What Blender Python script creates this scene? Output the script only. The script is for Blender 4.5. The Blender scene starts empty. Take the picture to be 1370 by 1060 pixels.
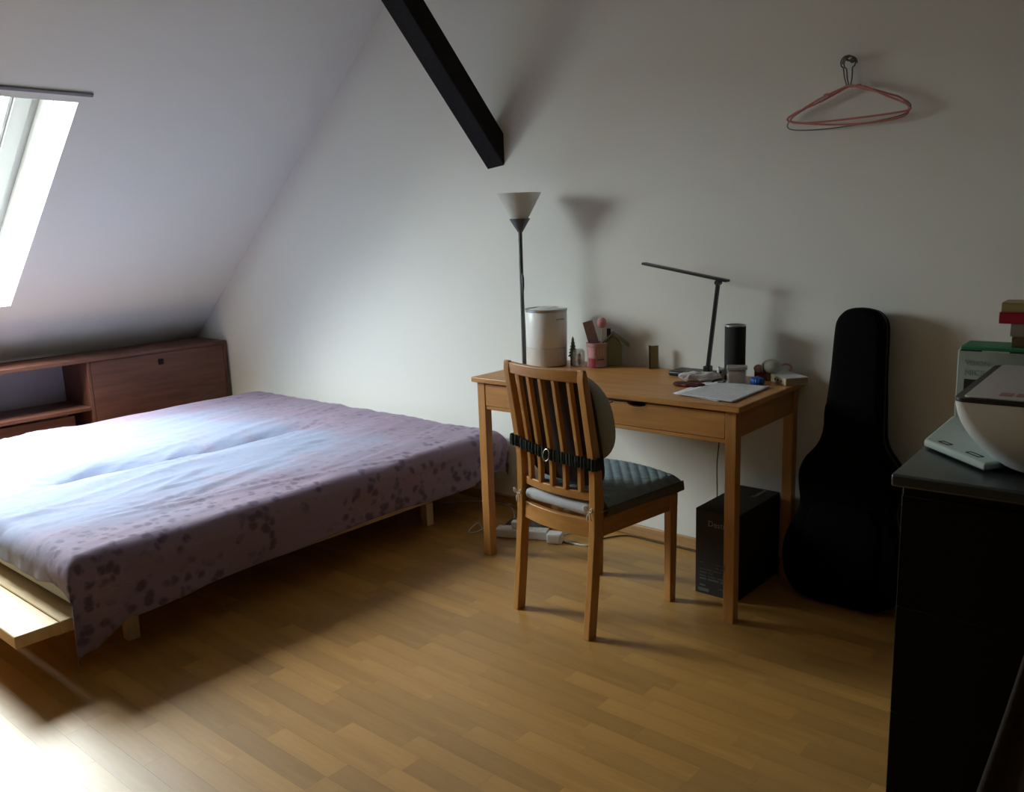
import bpy, bmesh, math, random
from mathutils import Vector, Matrix, noise
random.seed(7)
S = bpy.context.scene
COL = S.collection
PI = math.pi

# ------------------------------------------------------------------ camera
IMW, IMH, FPX = 1370, 1060, 1171.709
CAM = Vector((2.33503, -2.47690, 1.32764))
YAW, PITCH, ROLL = 0.7160, 0.1945, -0.0342
_f = Vector((-math.sin(YAW)*math.cos(PITCH), math.cos(YAW)*math.cos(PITCH), -math.sin(PITCH)))
_r0 = Vector((math.cos(YAW), math.sin(YAW), 0)); _u0 = _r0.cross(_f)
_r = math.cos(ROLL)*_r0 + math.sin(ROLL)*_u0
_u = -math.sin(ROLL)*_r0 + math.cos(ROLL)*_u0
cam_data = bpy.data.cameras.new('camera')
cam_data.sensor_fit = 'HORIZONTAL'; cam_data.sensor_width = 36.0
cam_data.lens = FPX*36.0/IMW
cam_data.clip_start = 0.05
cam = bpy.data.objects.new('camera', cam_data); COL.objects.link(cam)
m3 = Matrix((_r, _u, -_f)).transposed()
cam.matrix_world = Matrix.Translation(CAM) @ m3.to_4x4()
S.camera = cam

def at(u, v, ax, val):
    """point where the line of sight through pixel (u,v) meets the plane axis=val"""
    d = _f + _r*((u-IMW/2)/FPX) - _u*((v-IMH/2)/FPX)
    t = (val-CAM[ax])/d[ax]
    return CAM + d*t
def pix(P):
    d = Vector(P)-CAM; z = d.dot(_f)
    if z < .05: return None
    return (IMW/2+FPX*d.dot(_r)/z, IMH/2-FPX*d.dot(_u)/z)

# ------------------------------------------------------------------ world, view
S.view_settings.view_transform = 'Standard'
S.view_settings.look = 'None'
S.view_settings.gamma = 1.0
S.view_settings.use_curve_mapping = False
S.view_settings.exposure = 0.0
W = bpy.data.worlds.new('overcast_sky'); S.world = W; W.use_nodes = True
bg = W.node_tree.nodes['Background']
bg.inputs['Color'].default_value = (0.92, 1.0, 0.955, 1)
bg.inputs['Strength'].default_value = 66.0
# overcast sky: zenith three times as bright as the horizon, dim ground below it
_wn = W.node_tree.nodes; _wl = W.node_tree.links
_tc = _wn.new('ShaderNodeTexCoord'); _sp = _wn.new('ShaderNodeSeparateXYZ'); _wl.new(_tc.outputs['Generated'], _sp.inputs[0])
_cr = _wn.new('ShaderNodeMapRange'); _cr.inputs['From Min'].default_value = 0; _cr.inputs['From Max'].default_value = 1
_cr.inputs['To Min'].default_value = 1/3; _cr.inputs['To Max'].default_value = 1
_wl.new(_sp.outputs['Z'], _cr.inputs['Value'])
_gt = _wn.new('ShaderNodeMath'); _gt.operation = 'GREATER_THAN'; _gt.inputs[1].default_value = 0; _wl.new(_sp.outputs['Z'], _gt.inputs[0])
_mx = _wn.new('ShaderNodeMix'); _mx.data_type = 'RGBA'; _wl.new(_gt.outputs[0], _mx.inputs['Factor'])
_mx.inputs['A'].default_value = (.10, .10, .09, 1)
_ml = _wn.new('ShaderNodeMix'); _ml.data_type = 'RGBA'; _ml.blend_type = 'MULTIPLY'; _ml.inputs['Factor'].default_value = 1
_ml.inputs['A'].default_value = (0.90, 1.0, 0.99, 1); _wl.new(_cr.outputs['Result'], _ml.inputs['B'])
_wl.new(_ml.outputs['Result'], _mx.inputs['B']); _wl.new(_mx.outputs['Result'], bg.inputs['Color'])

# roof slope and window opening (slope coordinates: s up the slope, y along it, n outward)
WY = 0.5465                    # back wall plane
SX, SZ, SA = -3.0, 0.705, math.radians(40)
SDIR = Vector((math.cos(SA), 0, math.sin(SA))); NOUT = Vector((-math.sin(SA), 0, math.cos(SA)))
SM = Matrix(((SDIR.x, 0, NOUT.x, SX), (0, 1, 0, 0), (SDIR.z, 0, NOUT.z, SZ), (0, 0, 0, 1)))
WY0, WY1, WS0, WS1, WDEP = -1.80, -0.712, 0.447, 1.849, 0.28
# portal: tells the renderer where the sky light enters; gives no light of its own
pl = bpy.data.lights.new('window_portal', 'AREA'); pl.shape = 'RECTANGLE'
pl.size = WS1-WS0; pl.size_y = WY1-WY0; pl.cycles.is_portal = True
po = bpy.data.objects.new('window_portal', pl); COL.objects.link(po)
po.matrix_world = SM @ Matrix.Translation(((WS0+WS1)/2, (WY0+WY1)/2, WDEP+.16))

# ------------------------------------------------------------------ materials
MATS = {}
def nodes(name):
    m = bpy.data.materials.new(name); m.use_nodes = True
    nt = m.node_tree; b = nt.nodes['Principled BSDF']; MATS[name] = m
    return m, nt, b
def plain(name, col, rough=.5, metal=0., var=.0, scale=40, bump=0., bscale=200, spec=.5, trans=0., sheen=0., coord='Object'):
    m, nt, b = nodes(name)
    b.inputs['Roughness'].default_value = rough; b.inputs['Metallic'].default_value = metal
    b.inputs['Specular IOR Level'].default_value = spec
    b.inputs['Transmission Weight'].default_value = trans
    if sheen: b.inputs['Sheen Weight'].default_value = sheen
    tc = nt.nodes.new('ShaderNodeTexCoord')
    n = nt.nodes.new('ShaderNodeTexNoise'); n.inputs['Scale'].default_value = scale; n.inputs['Detail'].default_value = 4
    nt.links.new(tc.outputs[coord], n.inputs['Vector'])
    mx = nt.nodes.new('ShaderNodeMix'); mx.data_type = 'RGBA'
    mx.inputs['A'].default_value = (*[c*(1-var) for c in col], 1)
    mx.inputs['B'].default_value = (*[min(1, c*(1+var)) for c in col], 1)
    nt.links.new(n.outputs['Fac'], mx.inputs['Factor'])
    nt.links.new(mx.outputs['Result'], b.inputs['Base Color'])
    if bump:
        n2 = nt.nodes.new('ShaderNodeTexNoise'); n2.inputs['Scale'].default_value = bscale; n2.inputs['Detail'].default_value = 3
        nt.links.new(tc.outputs[coord], n2.inputs['Vector'])
        bp = nt.nodes.new('ShaderNodeBump'); bp.inputs['Strength'].default_value = bump; bp.inputs['Distance'].default_value = .002
        nt.links.new(n2.outputs['Fac'], bp.inputs['Height']); nt.links.new(bp.outputs['Normal'], b.inputs['Normal'])
    return m
def wood(name, dark, light, axis='X', rough=.45, stretch=14, scale=5, knots=False, rnd=None, rndamt=.25, spec=.5):
    m, nt, b = nodes(name)
    b.inputs['Roughness'].default_value = rough; b.inputs['Specular IOR Level'].default_value = spec
    tc = nt.nodes.new('ShaderNodeTexCoord'); mp = nt.nodes.new('ShaderNodeMapping')
    sc = [stretch]*3; sc['XYZ'.index(axis)] = 1.0
    mp.inputs['Scale'].default_value = sc
    n = nt.nodes.new('ShaderNodeTexNoise'); n.inputs['Scale'].default_value = scale; n.inputs['Detail'].default_value = 6
    n.inputs['Roughness'].default_value = .6; n.inputs['Distortion'].default_value = .4
    nt.links.new(tc.outputs['Object'], mp.inputs['Vector']); nt.links.new(mp.outputs['Vector'], n.inputs['Vector'])
    cr = nt.nodes.new('ShaderNodeValToRGB')
    cr.color_ramp.elements[0].position = .32; cr.color_ramp.elements[0].color = (*dark, 1)
    cr.color_ramp.elements[1].position = .68; cr.color_ramp.elements[1].color = (*light, 1)
    nt.links.new(n.outputs['Fac'], cr.inputs['Fac'])
    out = cr.outputs['Color']
    if knots:
        v = nt.nodes.new('ShaderNodeTexVoronoi'); v.inputs['Scale'].default_value = 6
        mp2 = nt.nodes.new('ShaderNodeMapping'); s2 = [1.6]*3; s2['XYZ'.index(axis)] = .8; mp2.inputs['Scale'].default_value = s2
        nt.links.new(tc.outputs['Object'], mp2.inputs['Vector']); nt.links.new(mp2.outputs['Vector'], v.inputs['Vector'])
        k = nt.nodes.new('ShaderNodeMapRange'); k.inputs['From Min'].default_value = .03; k.inputs['From Max'].default_value = .09
        k.inputs['To Min'].default_value = .35; k.inputs['To Max'].default_value = 1
        nt.links.new(v.outputs['Distance'], k.inputs['Value'])
        mk = nt.nodes.new('ShaderNodeMix'); mk.data_type = 'RGBA'; mk.blend_type = 'MULTIPLY'; mk.inputs['Factor'].default_value = 1
        nt.links.new(out, mk.inputs['A']); nt.links.new(k.outputs['Result'], mk.inputs['B']); out = mk.outputs['Result']
    if rnd:
        if rnd == 'object':
            oi = nt.nodes.new('ShaderNodeObjectInfo'); rv = oi.outputs['Random']
        else:
            gi = nt.nodes.new('ShaderNodeNewGeometry'); rv = gi.outputs['Random Per Island']
        h = nt.nodes.new('ShaderNodeMapRange'); h.inputs['To Min'].default_value = 1-rndamt; h.inputs['To Max'].default_value = 1+rndamt*.6
        nt.links.new(rv, h.inputs['Value'])
        mk = nt.nodes.new('ShaderNodeMix'); mk.data_type = 'RGBA'; mk.blend_type = 'MULTIPLY'; mk.inputs['Factor'].default_value = 1
        nt.links.new(out, mk.inputs['A']); nt.links.new(h.outputs['Result'], mk.inputs['B']); out = mk.outputs['Result']
    nt.links.new(out, b.inputs['Base Color'])
    return m

plain('wall_paint', (.795, .805, .765), .9, var=.02, scale=3, bump=.25, bscale=90, coord='Generated', spec=.2)
plain('low_bounce_paint', (.15, .145, .13), .9, var=.03, scale=3, spec=.2)  # unseen right and front walls, coloured dark to cut bounced light
plain('rail_grey', (.22, .22, .23), .6)
plain('window_white', (.86, .87, .87), .35, var=.01)
plain('sash_paint', (.40, .41, .41), .4, var=.01)
FL_D, FL_L = (.42, .215, .050), (.52, .285, .075)
wood('floor_strip', FL_D, FL_L, 'X', rough=.40, stretch=10, scale=3, rnd='object', rndamt=.20, spec=.9)
wood('floor_strip_joined', FL_D, FL_L, 'X', rough=.40, stretch=10, scale=3, rnd='island', rndamt=.20, spec=.9)
plain('subfloor', (.12, .07, .03), .8)
wood('baseboard_wood', (.40, .22, .09), (.52, .31, .14), 'X', rough=.45)
wood('black_beam', (.006, .0055, .006), (.014, .013, .014), 'Y', rough=.7, spec=.15)
for ax in 'XYZ':
    wood('pine_'+ax, (.47, .205, .055), (.60, .295, .088), ax, rough=.42, stretch=9, scale=4, knots=(ax == 'Z'))
    wood('chair_wood_'+ax, (.42, .19, .05), (.54, .27, .08), ax, rough=.36, stretch=9, scale=5)
    wood('bed_pine_'+ax, (.62, .44, .22), (.74, .56, .33), ax, rough=.5, stretch=9, scale=3)
    wood('mahogany_'+ax, (.085, .030, .020), (.155, .060, .038), ax, rough=.42, stretch=11, scale=3)
plain('cabinet_back', (.42, .42, .46), .8, var=.05)
plain('dark_recess', (.008, .006, .006), .9)  # near-black: shade painted in around the drawer, also the lock plate
plain('mattress_cloth', (.55, .56, .55), .95, var=.06, bump=.5, bscale=400)
plain('lamp_grey', (.10, .105, .11), .4, metal=.3)
plain('black_plastic', (.010, .010, .011), .38)
plain('black_matte', (.012, .012, .012), .8, spec=.2)
plain('speaker_mesh', (.012, .014, .015), .75, bump=.8, bscale=900)
plain('silver', (.55, .55, .54), .3, metal=.9)
plain('ring_metal', (.6, .58, .52), .25, metal=1)
plain('humid_tank', (.84, .85, .83), .35, var=.02)
plain('humid_base', (.66, .61, .56), .35, var=.02)
plain('white_plastic', (.75, .75, .74), .35)
plain('printer_white', (.80, .84, .86), .4)
plain('printer_lid', (.58, .58, .58), .45)
plain('printer_trim', (.035, .035, .033), .45)
plain('cord_white', (.68, .66, .62), .5)
plain('cord_dark', (.03, .025, .02), .5)
plain('cream_ribbon', (.62, .50, .36), .8, bump=.3)
plain('strap_green', (.012, .022, .018), .85, bump=.6, bscale=500)
plain('pad_grey', (.50, .52, .55), .95, var=.05, bump=.4, bscale=300)
plain('cushion_side', (.40, .42, .385), .95, var=.06, bump=.5, bscale=350)
plain('cushion_back', (.055, .036, .032), .95, var=.1, bump=.6, bscale=500)
plain('case_black', (.0022, .0022, .0024), .8, bump=.4, bscale=250, spec=.08)
plain('case_trim', (.006, .006, .007), .45, spec=.3)
plain('carton_black', (.016, .016, .014), .55, var=.2, scale=30)
plain('print_grey', (.30, .30, .28), .6)
plain('print_dim', (.085, .095, .092), .6)
plain('dresser_black', (.0015, .0018, .0016), .5, spec=.15)
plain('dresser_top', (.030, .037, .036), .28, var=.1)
plain('carton_white', (.42, .50, .46), .6, var=.04)
plain('carton_green', (.03, .22, .09), .6, var=.15)
plain('print_soft', (.27, .33, .32), .6)
plain('carton_dark', (.02, .02, .02), .5)
plain('paper', (.72, .73, .76), .8, var=.02)
plain('book_tan', (.42, .36, .16), .6, var=.1)
plain('book_red', (.42, .012, .04), .5, var=.08)
plain('book_grey', (.34, .34, .28), .7, var=.1)
plain('book_brown', (.16, .11, .05), .7, var=.2)
plain('page_cream', (.55, .48, .33), .9, var=.1, scale=200)
plain('hanger_pink', (.55, .20, .19), .45)
plain('hanger_green', (.13, .16, .11), .5)
plain('hook_metal', (.10, .09, .07), .45, metal=.5)
plain('cup_pink', (.50, .30, .28), .5, var=.25, scale=60)
plain('red_pattern', (.30, .03, .05), .6, var=.5, scale=160)
plain('pink_soft', (.62, .28, .32), .6)
plain('moss_green', (.25, .28, .17), .8, var=.2)
plain('moss_roof', (.22, .24, .14), .8, var=.3, scale=90)
plain('tree_green', (.12, .15, .11), .9, var=.5, scale=300)
plain('tree_base', (.05, .035, .025), .8)
plain('mauve_card', (.36, .25, .24), .7, var=.45, scale=110)
plain('olive_card', (.26, .24, .13), .5, var=.15)
plain('red_pouch', (.09, .014, .012), .7, var=.9, scale=120)
plain('tissue', (.62, .58, .58), .9, var=.1)
plain('blue_plastic', (.02, .10, .42), .4)
plain('jar_fill', (.40, .25, .18), .6, var=.5, scale=180)
plain('jar_lid', (.42, .38, .34), .4)
plain('toy_white', (.52, .52, .46), .8, var=.06)
plain('toy_pink', (.48, .26, .24), .8)
plain('brown_box', (.16, .07, .06), .7, var=.4, scale=150)
plain('brown_cloth', (.020, .011, .007), .9, var=.5, scale=60, bump=.6, bscale=200)

def mix_transparent(name, col, fac, rough=.15):
    m, nt, b = nodes(name)
    b.inputs['Base Color'].default_value = (*col, 1); b.inputs['Roughness'].default_value = rough
    tr = nt.nodes.new('ShaderNodeBsdfTransparent'); mx = nt.nodes.new('ShaderNodeMixShader')
    mx.inputs['Fac'].default_value = fac
    o = nt.nodes['Material Output']
    nt.links.new(tr.outputs[0], mx.inputs[1]); nt.links.new(b.outputs[0], mx.inputs[2]); nt.links.new(mx.outputs[0], o.inputs['Surface'])
    return m
mix_transparent('window_glass', (.9, .95, .95), .07, .03)
mix_transparent('clear_plastic', (.8, .78, .74), .28, .1)
def frosted(name, col):
    m, nt, b = nodes(name)
    b.inputs['Base Color'].default_value = (*col, 1); b.inputs['Roughness'].default_value = .5
    t = nt.nodes.new('ShaderNodeBsdfTranslucent'); t.inputs['Color'].default_value = (*col, 1)
    mx = nt.nodes.new('ShaderNodeMixShader'); mx.inputs['Fac'].default_value = .45
    o = nt.nodes['Material Output']
    nt.links.new(b.outputs[0], mx.inputs[1]); nt.links.new(t.outputs[0], mx.inputs[2]); nt.links.new(mx.outputs[0], o.inputs['Surface'])
frosted('shade_glass', (.80, .80, .76))

def sheet_material():
    m, nt, b = nodes('bedsheet_print')
    L = nt.links.new; N = nt.nodes.new
    b.inputs['Roughness'].default_value = .85; b.inputs['Specular IOR Level'].default_value = .25
    b.inputs['Sheen Weight'].default_value = .15
    tc = N('ShaderNodeTexCoord')
    sep = N('ShaderNodeSeparateXYZ'); L(tc.outputs['Object'], sep.inputs[0])
    # pale blue field in the middle of the cloth, lavender pink towards the borders
    def mr(src, a, b_, c, d):
        n = N('ShaderNodeMapRange'); n.interpolation_type = 'SMOOTHSTEP'
        for k, v in zip(('From Min', 'From Max', 'To Min', 'To Max'), (a, b_, c, d)): n.inputs[k].default_value = v
        L(src, n.inputs['Value']); return n.outputs['Result']
    def mt(op, a, b_):
        n = N('ShaderNodeMath'); n.operation = op
        for i, s in enumerate((a, b_)):
            if isinstance(s, (int, float)): n.inputs[i].default_value = s
            else: L(s, n.inputs[i])
        return n.outputs[0]
    n1 = N('ShaderNodeTexNoise'); n1.inputs['Scale'].default_value = 3.2; n1.inputs['Detail'].default_value = 5
    L(tc.outputs['Object'], n1.inputs['Vector'])
    wob = mt('MULTIPLY', mt('SUBTRACT', n1.outputs['Fac'], .5), .55)
    xx = mt('ADD', sep.outputs['X'], wob); yy = mt('ADD', sep.outputs['Y'], wob)
    fx = mt('MULTIPLY', mr(xx, -2.25, -1.85, 0, 1), mr(xx, -.85, -.35, 1, 0))
    fy = mr(yy, -.15, .25, 1, 0)
    field = mt('MULTIPLY', fx, fy)
    c1 = N('ShaderNodeMix'); c1.data_type = 'RGBA'; L(field, c1.inputs['Factor'])
    c1.inputs['A'].default_value = (.26, .195, .285, 1); c1.inputs['B'].default_value = (.25, .29, .43, 1)
    # blotchy pink tint
    n2 = N('ShaderNodeTexNoise'); n2.inputs['Scale'].default_value = 6; n2.inputs['Detail'].default_value = 3
    L(tc.outputs['Object'], n2.inputs['Vector'])
    c2 = N('ShaderNodeMix'); c2.data_type = 'RGBA'; L(mr(n2.outputs['Fac'], .5, .75, 0, .5), c2.inputs['Factor'])
    L(c1.outputs['Result'], c2.inputs['A']); c2.inputs['B'].default_value = (.30, .215, .30, 1)
    # leaf clusters: small voronoi dots, gathered in bands by a coarse noise
    v = N('ShaderNodeTexVoronoi'); v.inputs['Scale'].default_value = 24
    n3 = N('ShaderNodeTexNoise'); n3.inputs['Scale'].default_value = 25
    L(tc.outputs['Object'], n3.inputs['Vector'])
    dv = N('ShaderNodeVectorMath'); dv.operation = 'MULTIPLY_ADD'
    L(n3.outputs['Color'], dv.inputs[0]); dv.inputs[1].default_value = (.03, .03, .03); L(tc.outputs['Object'], dv.inputs[2])
    L(dv.outputs[0], v.inputs['Vector'])
    dots = mr(v.outputs['Distance'], .22, .52, 1, 0)
    n4 = N('ShaderNodeTexNoise'); n4.inputs['Scale'].default_value = 5.5; n4.inputs['Detail'].default_value = 2
    L(tc.outputs['Object'], n4.inputs['Vector'])
    clus = mr(n4.outputs['Fac'], .40, .52, 0, 1)
    band = mt('ADD', mr(sep.outputs['X'], -.75, -.30, .12, 1), mt('MULTIPLY', mr(sep.outputs['Y'], -.1, .3, 0, .35), 1))
    fac = mt('MULTIPLY', mt('MULTIPLY', dots, clus), mt('MINIMUM', band, 1))
    c3 = N('ShaderNodeMix'); c3.data_type = 'RGBA'; L(mt('MULTIPLY', fac, .72), c3.inputs['Factor'])
    L(c2.outputs['Result'], c3.inputs['A']); c3.inputs['B'].default_value = (.065, .045, .10, 1)
    # pale sprigs
    v2 = N('ShaderNodeTexVoronoi'); v2.inputs['Scale'].default_value = 22; v2.feature = 'DISTANCE_TO_EDGE'
    L(dv.outputs[0], v2.inputs['Vector'])
    sp = mt('MULTIPLY', mr(v2.outputs['Distance'], .0, .05, 1, 0), mr(n2.outputs['Fac'], .52, .62, 0, .18))
    c4 = N('ShaderNodeMix'); c4.data_type = 'RGBA'; L(sp, c4.inputs['Factor'])
    L(c3.outputs['Result'], c4.inputs['A']); c4.inputs['B'].default_value = (.42, .44, .5, 1)
    L(c4.outputs['Result'], b.inputs['Base Color'])
    nb = N('ShaderNodeTexNoise'); nb.inputs['Scale'].default_value = 14; nb.inputs['Detail'].default_value = 4
    mp = N('ShaderNodeMapping'); mp.inputs['Scale'].default_value = (1.6, .5, 1); mp.inputs['Rotation'].default_value = (0, 0, .2)
    L(tc.outputs['Object'], mp.inputs['Vector']); L(mp.outputs['Vector'], nb.inputs['Vector'])
    bp = N('ShaderNodeBump'); bp.inputs['Strength'].default_value = .35; bp.inputs['Distance'].default_value = .012
    L(nb.outputs['Fac'], bp.inputs['Height']); L(bp.outputs['Normal'], b.inputs['Normal'])
sheet_material()

def quilt_material():
    m, nt, b = nodes('quilt_blue')
    b.inputs['Roughness'].default_value = .9; b.inputs['Specular IOR Level'].default_value = .2
    tc = nt.nodes.new('ShaderNodeTexCoord')
    n = nt.nodes.new('ShaderNodeTexNoise'); n.inputs['Scale'].default_value = 30
    nt.links.new(tc.outputs['Object'], n.inputs['Vector'])
    cr = nt.nodes.new('ShaderNodeValToRGB')
    cr.color_ramp.elements[0].color = (.19, .255, .28, 1); cr.color_ramp.elements[1].color = (.32, .40, .42, 1)
    nt.links.new(n.outputs['Fac'], cr.inputs['Fac']); nt.links.new(cr.outputs['Color'], b.inputs['Base Color'])
quilt_material()
plain('quilt_side', (.13, .115, .095), .95, var=.08, bump=.3)

def printed_paper():
    m, nt, b = nodes('printed_paper')
    b.inputs['Roughness'].default_value = .85
    tc = nt.nodes.new('ShaderNodeTexCoord')
    br = nt.nodes.new('ShaderNodeTexBrick'); br.inputs['Scale'].default_value = 1
    br.inputs['Color1'].default_value = (.40, .41, .44, 1); br.inputs['Color2'].default_value = (.62, .63, .66, 1)
    br.inputs['Mortar'].default_value = (.70, .71, .74, 1)
    br.inputs['Mortar Size'].default_value = .004; br.inputs['Brick Width'].default_value = .035; br.inputs['Row Height'].default_value = .011
    nt.links.new(tc.outputs['Object'], br.inputs['Vector'])
    nt.links.new(br.outputs['Color'], b.inputs['Base Color'])
printed_paper()

# ------------------------------------------------------------------ helpers
def obj(name, bm, mat, parent=None, loc=None, rot=None, smooth=None, bevel=0., seg=2, mtx=None):
    me = bpy.data.meshes.new(name)
    bmesh.ops.recalc_face_normals(bm, faces=bm.faces)
    bm.to_mesh(me); bm.free()
    me.materials.append(MATS[mat])
    o = bpy.data.objects.new(name, me); COL.objects.link(o)
    if parent: o.parent = parent
    if loc is not None: o.location = loc
    if rot is not None: o.rotation_euler = rot
    if mtx is not None: o.matrix_local = mtx
    if smooth is not None:
        me.polygons.foreach_set('use_smooth', [True]*len(me.polygons))
        if smooth < 180: me.set_sharp_from_angle(angle=math.radians(smooth))
    if bevel:
        md = o.modifiers.new('bevel', 'BEVEL'); md.width = bevel; md.segments = seg; md.limit_method = 'ANGLE'
        md.angle_limit = math.radians(35)
        if smooth is None and seg > 1:
            me.polygons.foreach_set('use_smooth', [True]*len(me.polygons)); me.set_sharp_from_angle(angle=math.radians(50)); md.harden_normals = False
    return o
def tag(o, label, cat, group=None):
    o['label'] = label; o['category'] = cat
    if group: o['group'] = group
    return o
def thing(name, label, cat, loc=(0, 0, 0), rz=0, group=None):
    o = bpy.data.objects.new(name, None); COL.objects.link(o)
    o.empty_display_size = .05; o.location = loc; o.rotation_euler = (0, 0, rz)
    return tag(o, label, cat, group)
def struct(o):
    o['kind'] = 'structure'; return o
def BM(): return bmesh.new()
def box(bm, x0, x1, y0, y1, z0, z1, M=None):
    vs = [bm.verts.new((M @ Vector(p)) if M else p) for p in
          ((x0, y0, z0), (x1, y0, z0), (x1, y1, z0), (x0, y1, z0), (x0, y0, z1), (x1, y0, z1), (x1, y1, z1), (x0, y1, z1))]
    for f in ((0, 3, 2, 1), (4, 5, 6, 7), (0, 1, 5, 4), (1, 2, 6, 5), (2, 3, 7, 6), (3, 0, 4, 7)):
        bm.faces.new([vs[i] for i in f])
    return bm
def bx(*a, M=None): return box(BM(), *a, M=M)
def prism(bm, poly, a0, a1, fn):
    """poly of 2D points extruded from a0 to a1; fn(p,q,a) -> 3D"""
    A = [bm.verts.new(fn(p, q, a0)) for p, q in poly]; B = [bm.verts.new(fn(p, q, a1)) for p, q in poly]
    n = len(poly)
    bm.faces.new(A[::-1]); bm.faces.new(B)
    for i in range(n):
        bm.faces.new((A[i], A[(i+1) % n], B[(i+1) % n], B[i]))
    return bm
def lathe(bm, prof, seg=32, c=(0, 0, 0), sx=1, sy=1):
    rings = []
    for r, z in prof:
        if r < 1e-5: rings.append([bm.verts.new((c[0], c[1], c[2]+z))])
        else: rings.append([bm.verts.new((c[0]+sx*r*math.cos(2*PI*i/seg), c[1]+sy*r*math.sin(2*PI*i/seg), c[2]+z)) for i in range(seg)])
    for a, b in zip(rings, rings[1:]):
        for i in range(seg):
            j = (i+1) % seg
            if len(a) == 1 and len(b) == 1: continue
            if len(a) == 1: bm.faces.new((a[0], b[i], b[j]))
            elif len(b) == 1: bm.faces.new((a[i], a[j], b[0]))
            else: bm.faces.new((a[i], a[j], b[j], b[i]))
    return bm
def catmull(pts, n=6):
    P = [Vector(p) for p in pts]; out = []
    for i in range(len(P)-1):
        p0 = P[max(i-1, 0)]; p1 = P[i]; p2 = P[i+1]; p3 = P[min(i+2, len(P)-1)]
        for k in range(n):
            t = k/n
            out.append(.5*((2*p1)+(p2-p0)*t+(2*p0-5*p1+4*p2-p3)*t*t+(3*p1-p0-3*p2+p3)*t**3))
    out.append(P[-1]); return out
def tube(bm, pts, r, seg=6, closed=False):
    P = [Vector(p) for p in pts]; n = len(P); rings = []
    up = None
    for i in range(n):
        a = P[(i-1) % n] if (closed or i > 0) else P[i]; b = P[(i+1) % n] if (closed or i < n-1) else P[i]
        t = (b-a).normalized()
        if up is None:
            up = t.orthogonal().normalized()
        else:
            up = (up - t*up.dot(t)); up = up.normalized() if up.length > 1e-6 else t.orthogonal().normalized()
        s = t.cross(up); rr = r[i] if isinstance(r, (list, tuple)) else r
        rings.append([bm.verts.new(P[i]+rr*(math.cos(2*PI*k/seg)*up+math.sin(2*PI*k/seg)*s)) for k in range(seg)])
    for i in range(n if closed else n-1):
        a, b = rings[i], rings[(i+1) % n]
        for k in range(seg):
            j = (k+1) % seg; bm.faces.new((a[k], a[j], b[j], b[k]))
    if not closed:
        bm.faces.new(rings[0][::-1]); bm.faces.new(rings[-1])
    return bm
def sphere(bm, c, rx, ry, rz, u=20, v=12, e=1.0):
    """(super)ellipsoid; e<1 squares it off"""
    def sp(w): return math.copysign(abs(w)**e, w)
    prof = []
    rings = []
    for j in range(v+1):
        ph = -PI/2+PI*j/v; cz, sz = math.cos(ph), math.sin(ph)
        if j in (0, v): rings.append([bm.verts.new((c[0], c[1], c[2]+rz*sp(sz)))]); continue
        rings.append([bm.verts.new((c[0]+rx*sp(cz)*sp(math.cos(2*PI*i/u)), c[1]+ry*sp(cz)*sp(math.sin(2*PI*i/u)), c[2]+rz*sp(sz))) for i in range(u)])
    for a, b in zip(rings, rings[1:]):
        for i in range(u):
            j = (i+1) % u
            if len(a) == 1: bm.faces.new((a[0], b[i], b[j]))
            elif len(b) == 1: bm.faces.new((a[i], a[j], b[0]))
            else: bm.faces.new((a[i], a[j], b[j], b[i]))
    return bm
def text_mesh(name, body, size, mat, parent, mtx, ext=.0004):
    cu = bpy.data.curves.new(name, 'FONT'); cu.body = body; cu.size = size; cu.extrude = ext; cu.resolution_u = 2
    t = bpy.data.objects.new(name+'_tmp', cu); COL.objects.link(t)
    dg = bpy.context.evaluated_depsgraph_get()
    me = bpy.data.meshes.new_from_object(t.evaluated_get(dg)); me.name = name
    bpy.data.objects.remove(t); bpy.data.curves.remove(cu)
    me.materials.clear(); me.materials.append(MATS[mat])
    o = bpy.data.objects.new(name, me); COL.objects.link(o); o.parent = parent; o.matrix_local = mtx
    return o

# ------------------------------------------------------------------ room shell
RX0, RX1, RY0, CEIL = -3.25, 3.9, -4.3, 2.85
struct(obj('wall_back', bx(RX0-.7, RX1+.1, WY, WY+.12, -.1, 3.2), 'wall_paint'))
struct(obj('wall_left', bx(RX0-.12, RX0, RY0-.1, WY, -.1, .62), 'wall_paint'))
struct(obj('wall_right', bx(RX1, RX1+.12, RY0, WY, -.1, CEIL+.1), 'low_bounce_paint'))
struct(obj('wall_front', bx(RX0-.7, RX1+.12, RY0-.12, RY0, -.1, 3.2), 'low_bounce_paint'))
b = BM(); T = .30; S_LO, S_HI = -.42, 3.6
box(b, S_LO, WS0, RY0-.1, WY+.02, 0, T, SM); box(b, WS1, S_HI, RY0-.1, WY+.02, 0, T, SM)
box(b, WS0, WS1, RY0-.1, WY0, 0, T, SM); box(b, WS0, WS1, WY1, WY+.02, 0, T, SM)
struct(obj('ceiling_slope', b, 'wall_paint'))
cx = SX + (CEIL-SZ)/math.tan(SA)
struct(obj('ceiling', bx(cx-.1, RX1+.1, RY0-.1, WY+.02, CEIL, CEIL+.12), 'wall_paint'))

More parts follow.
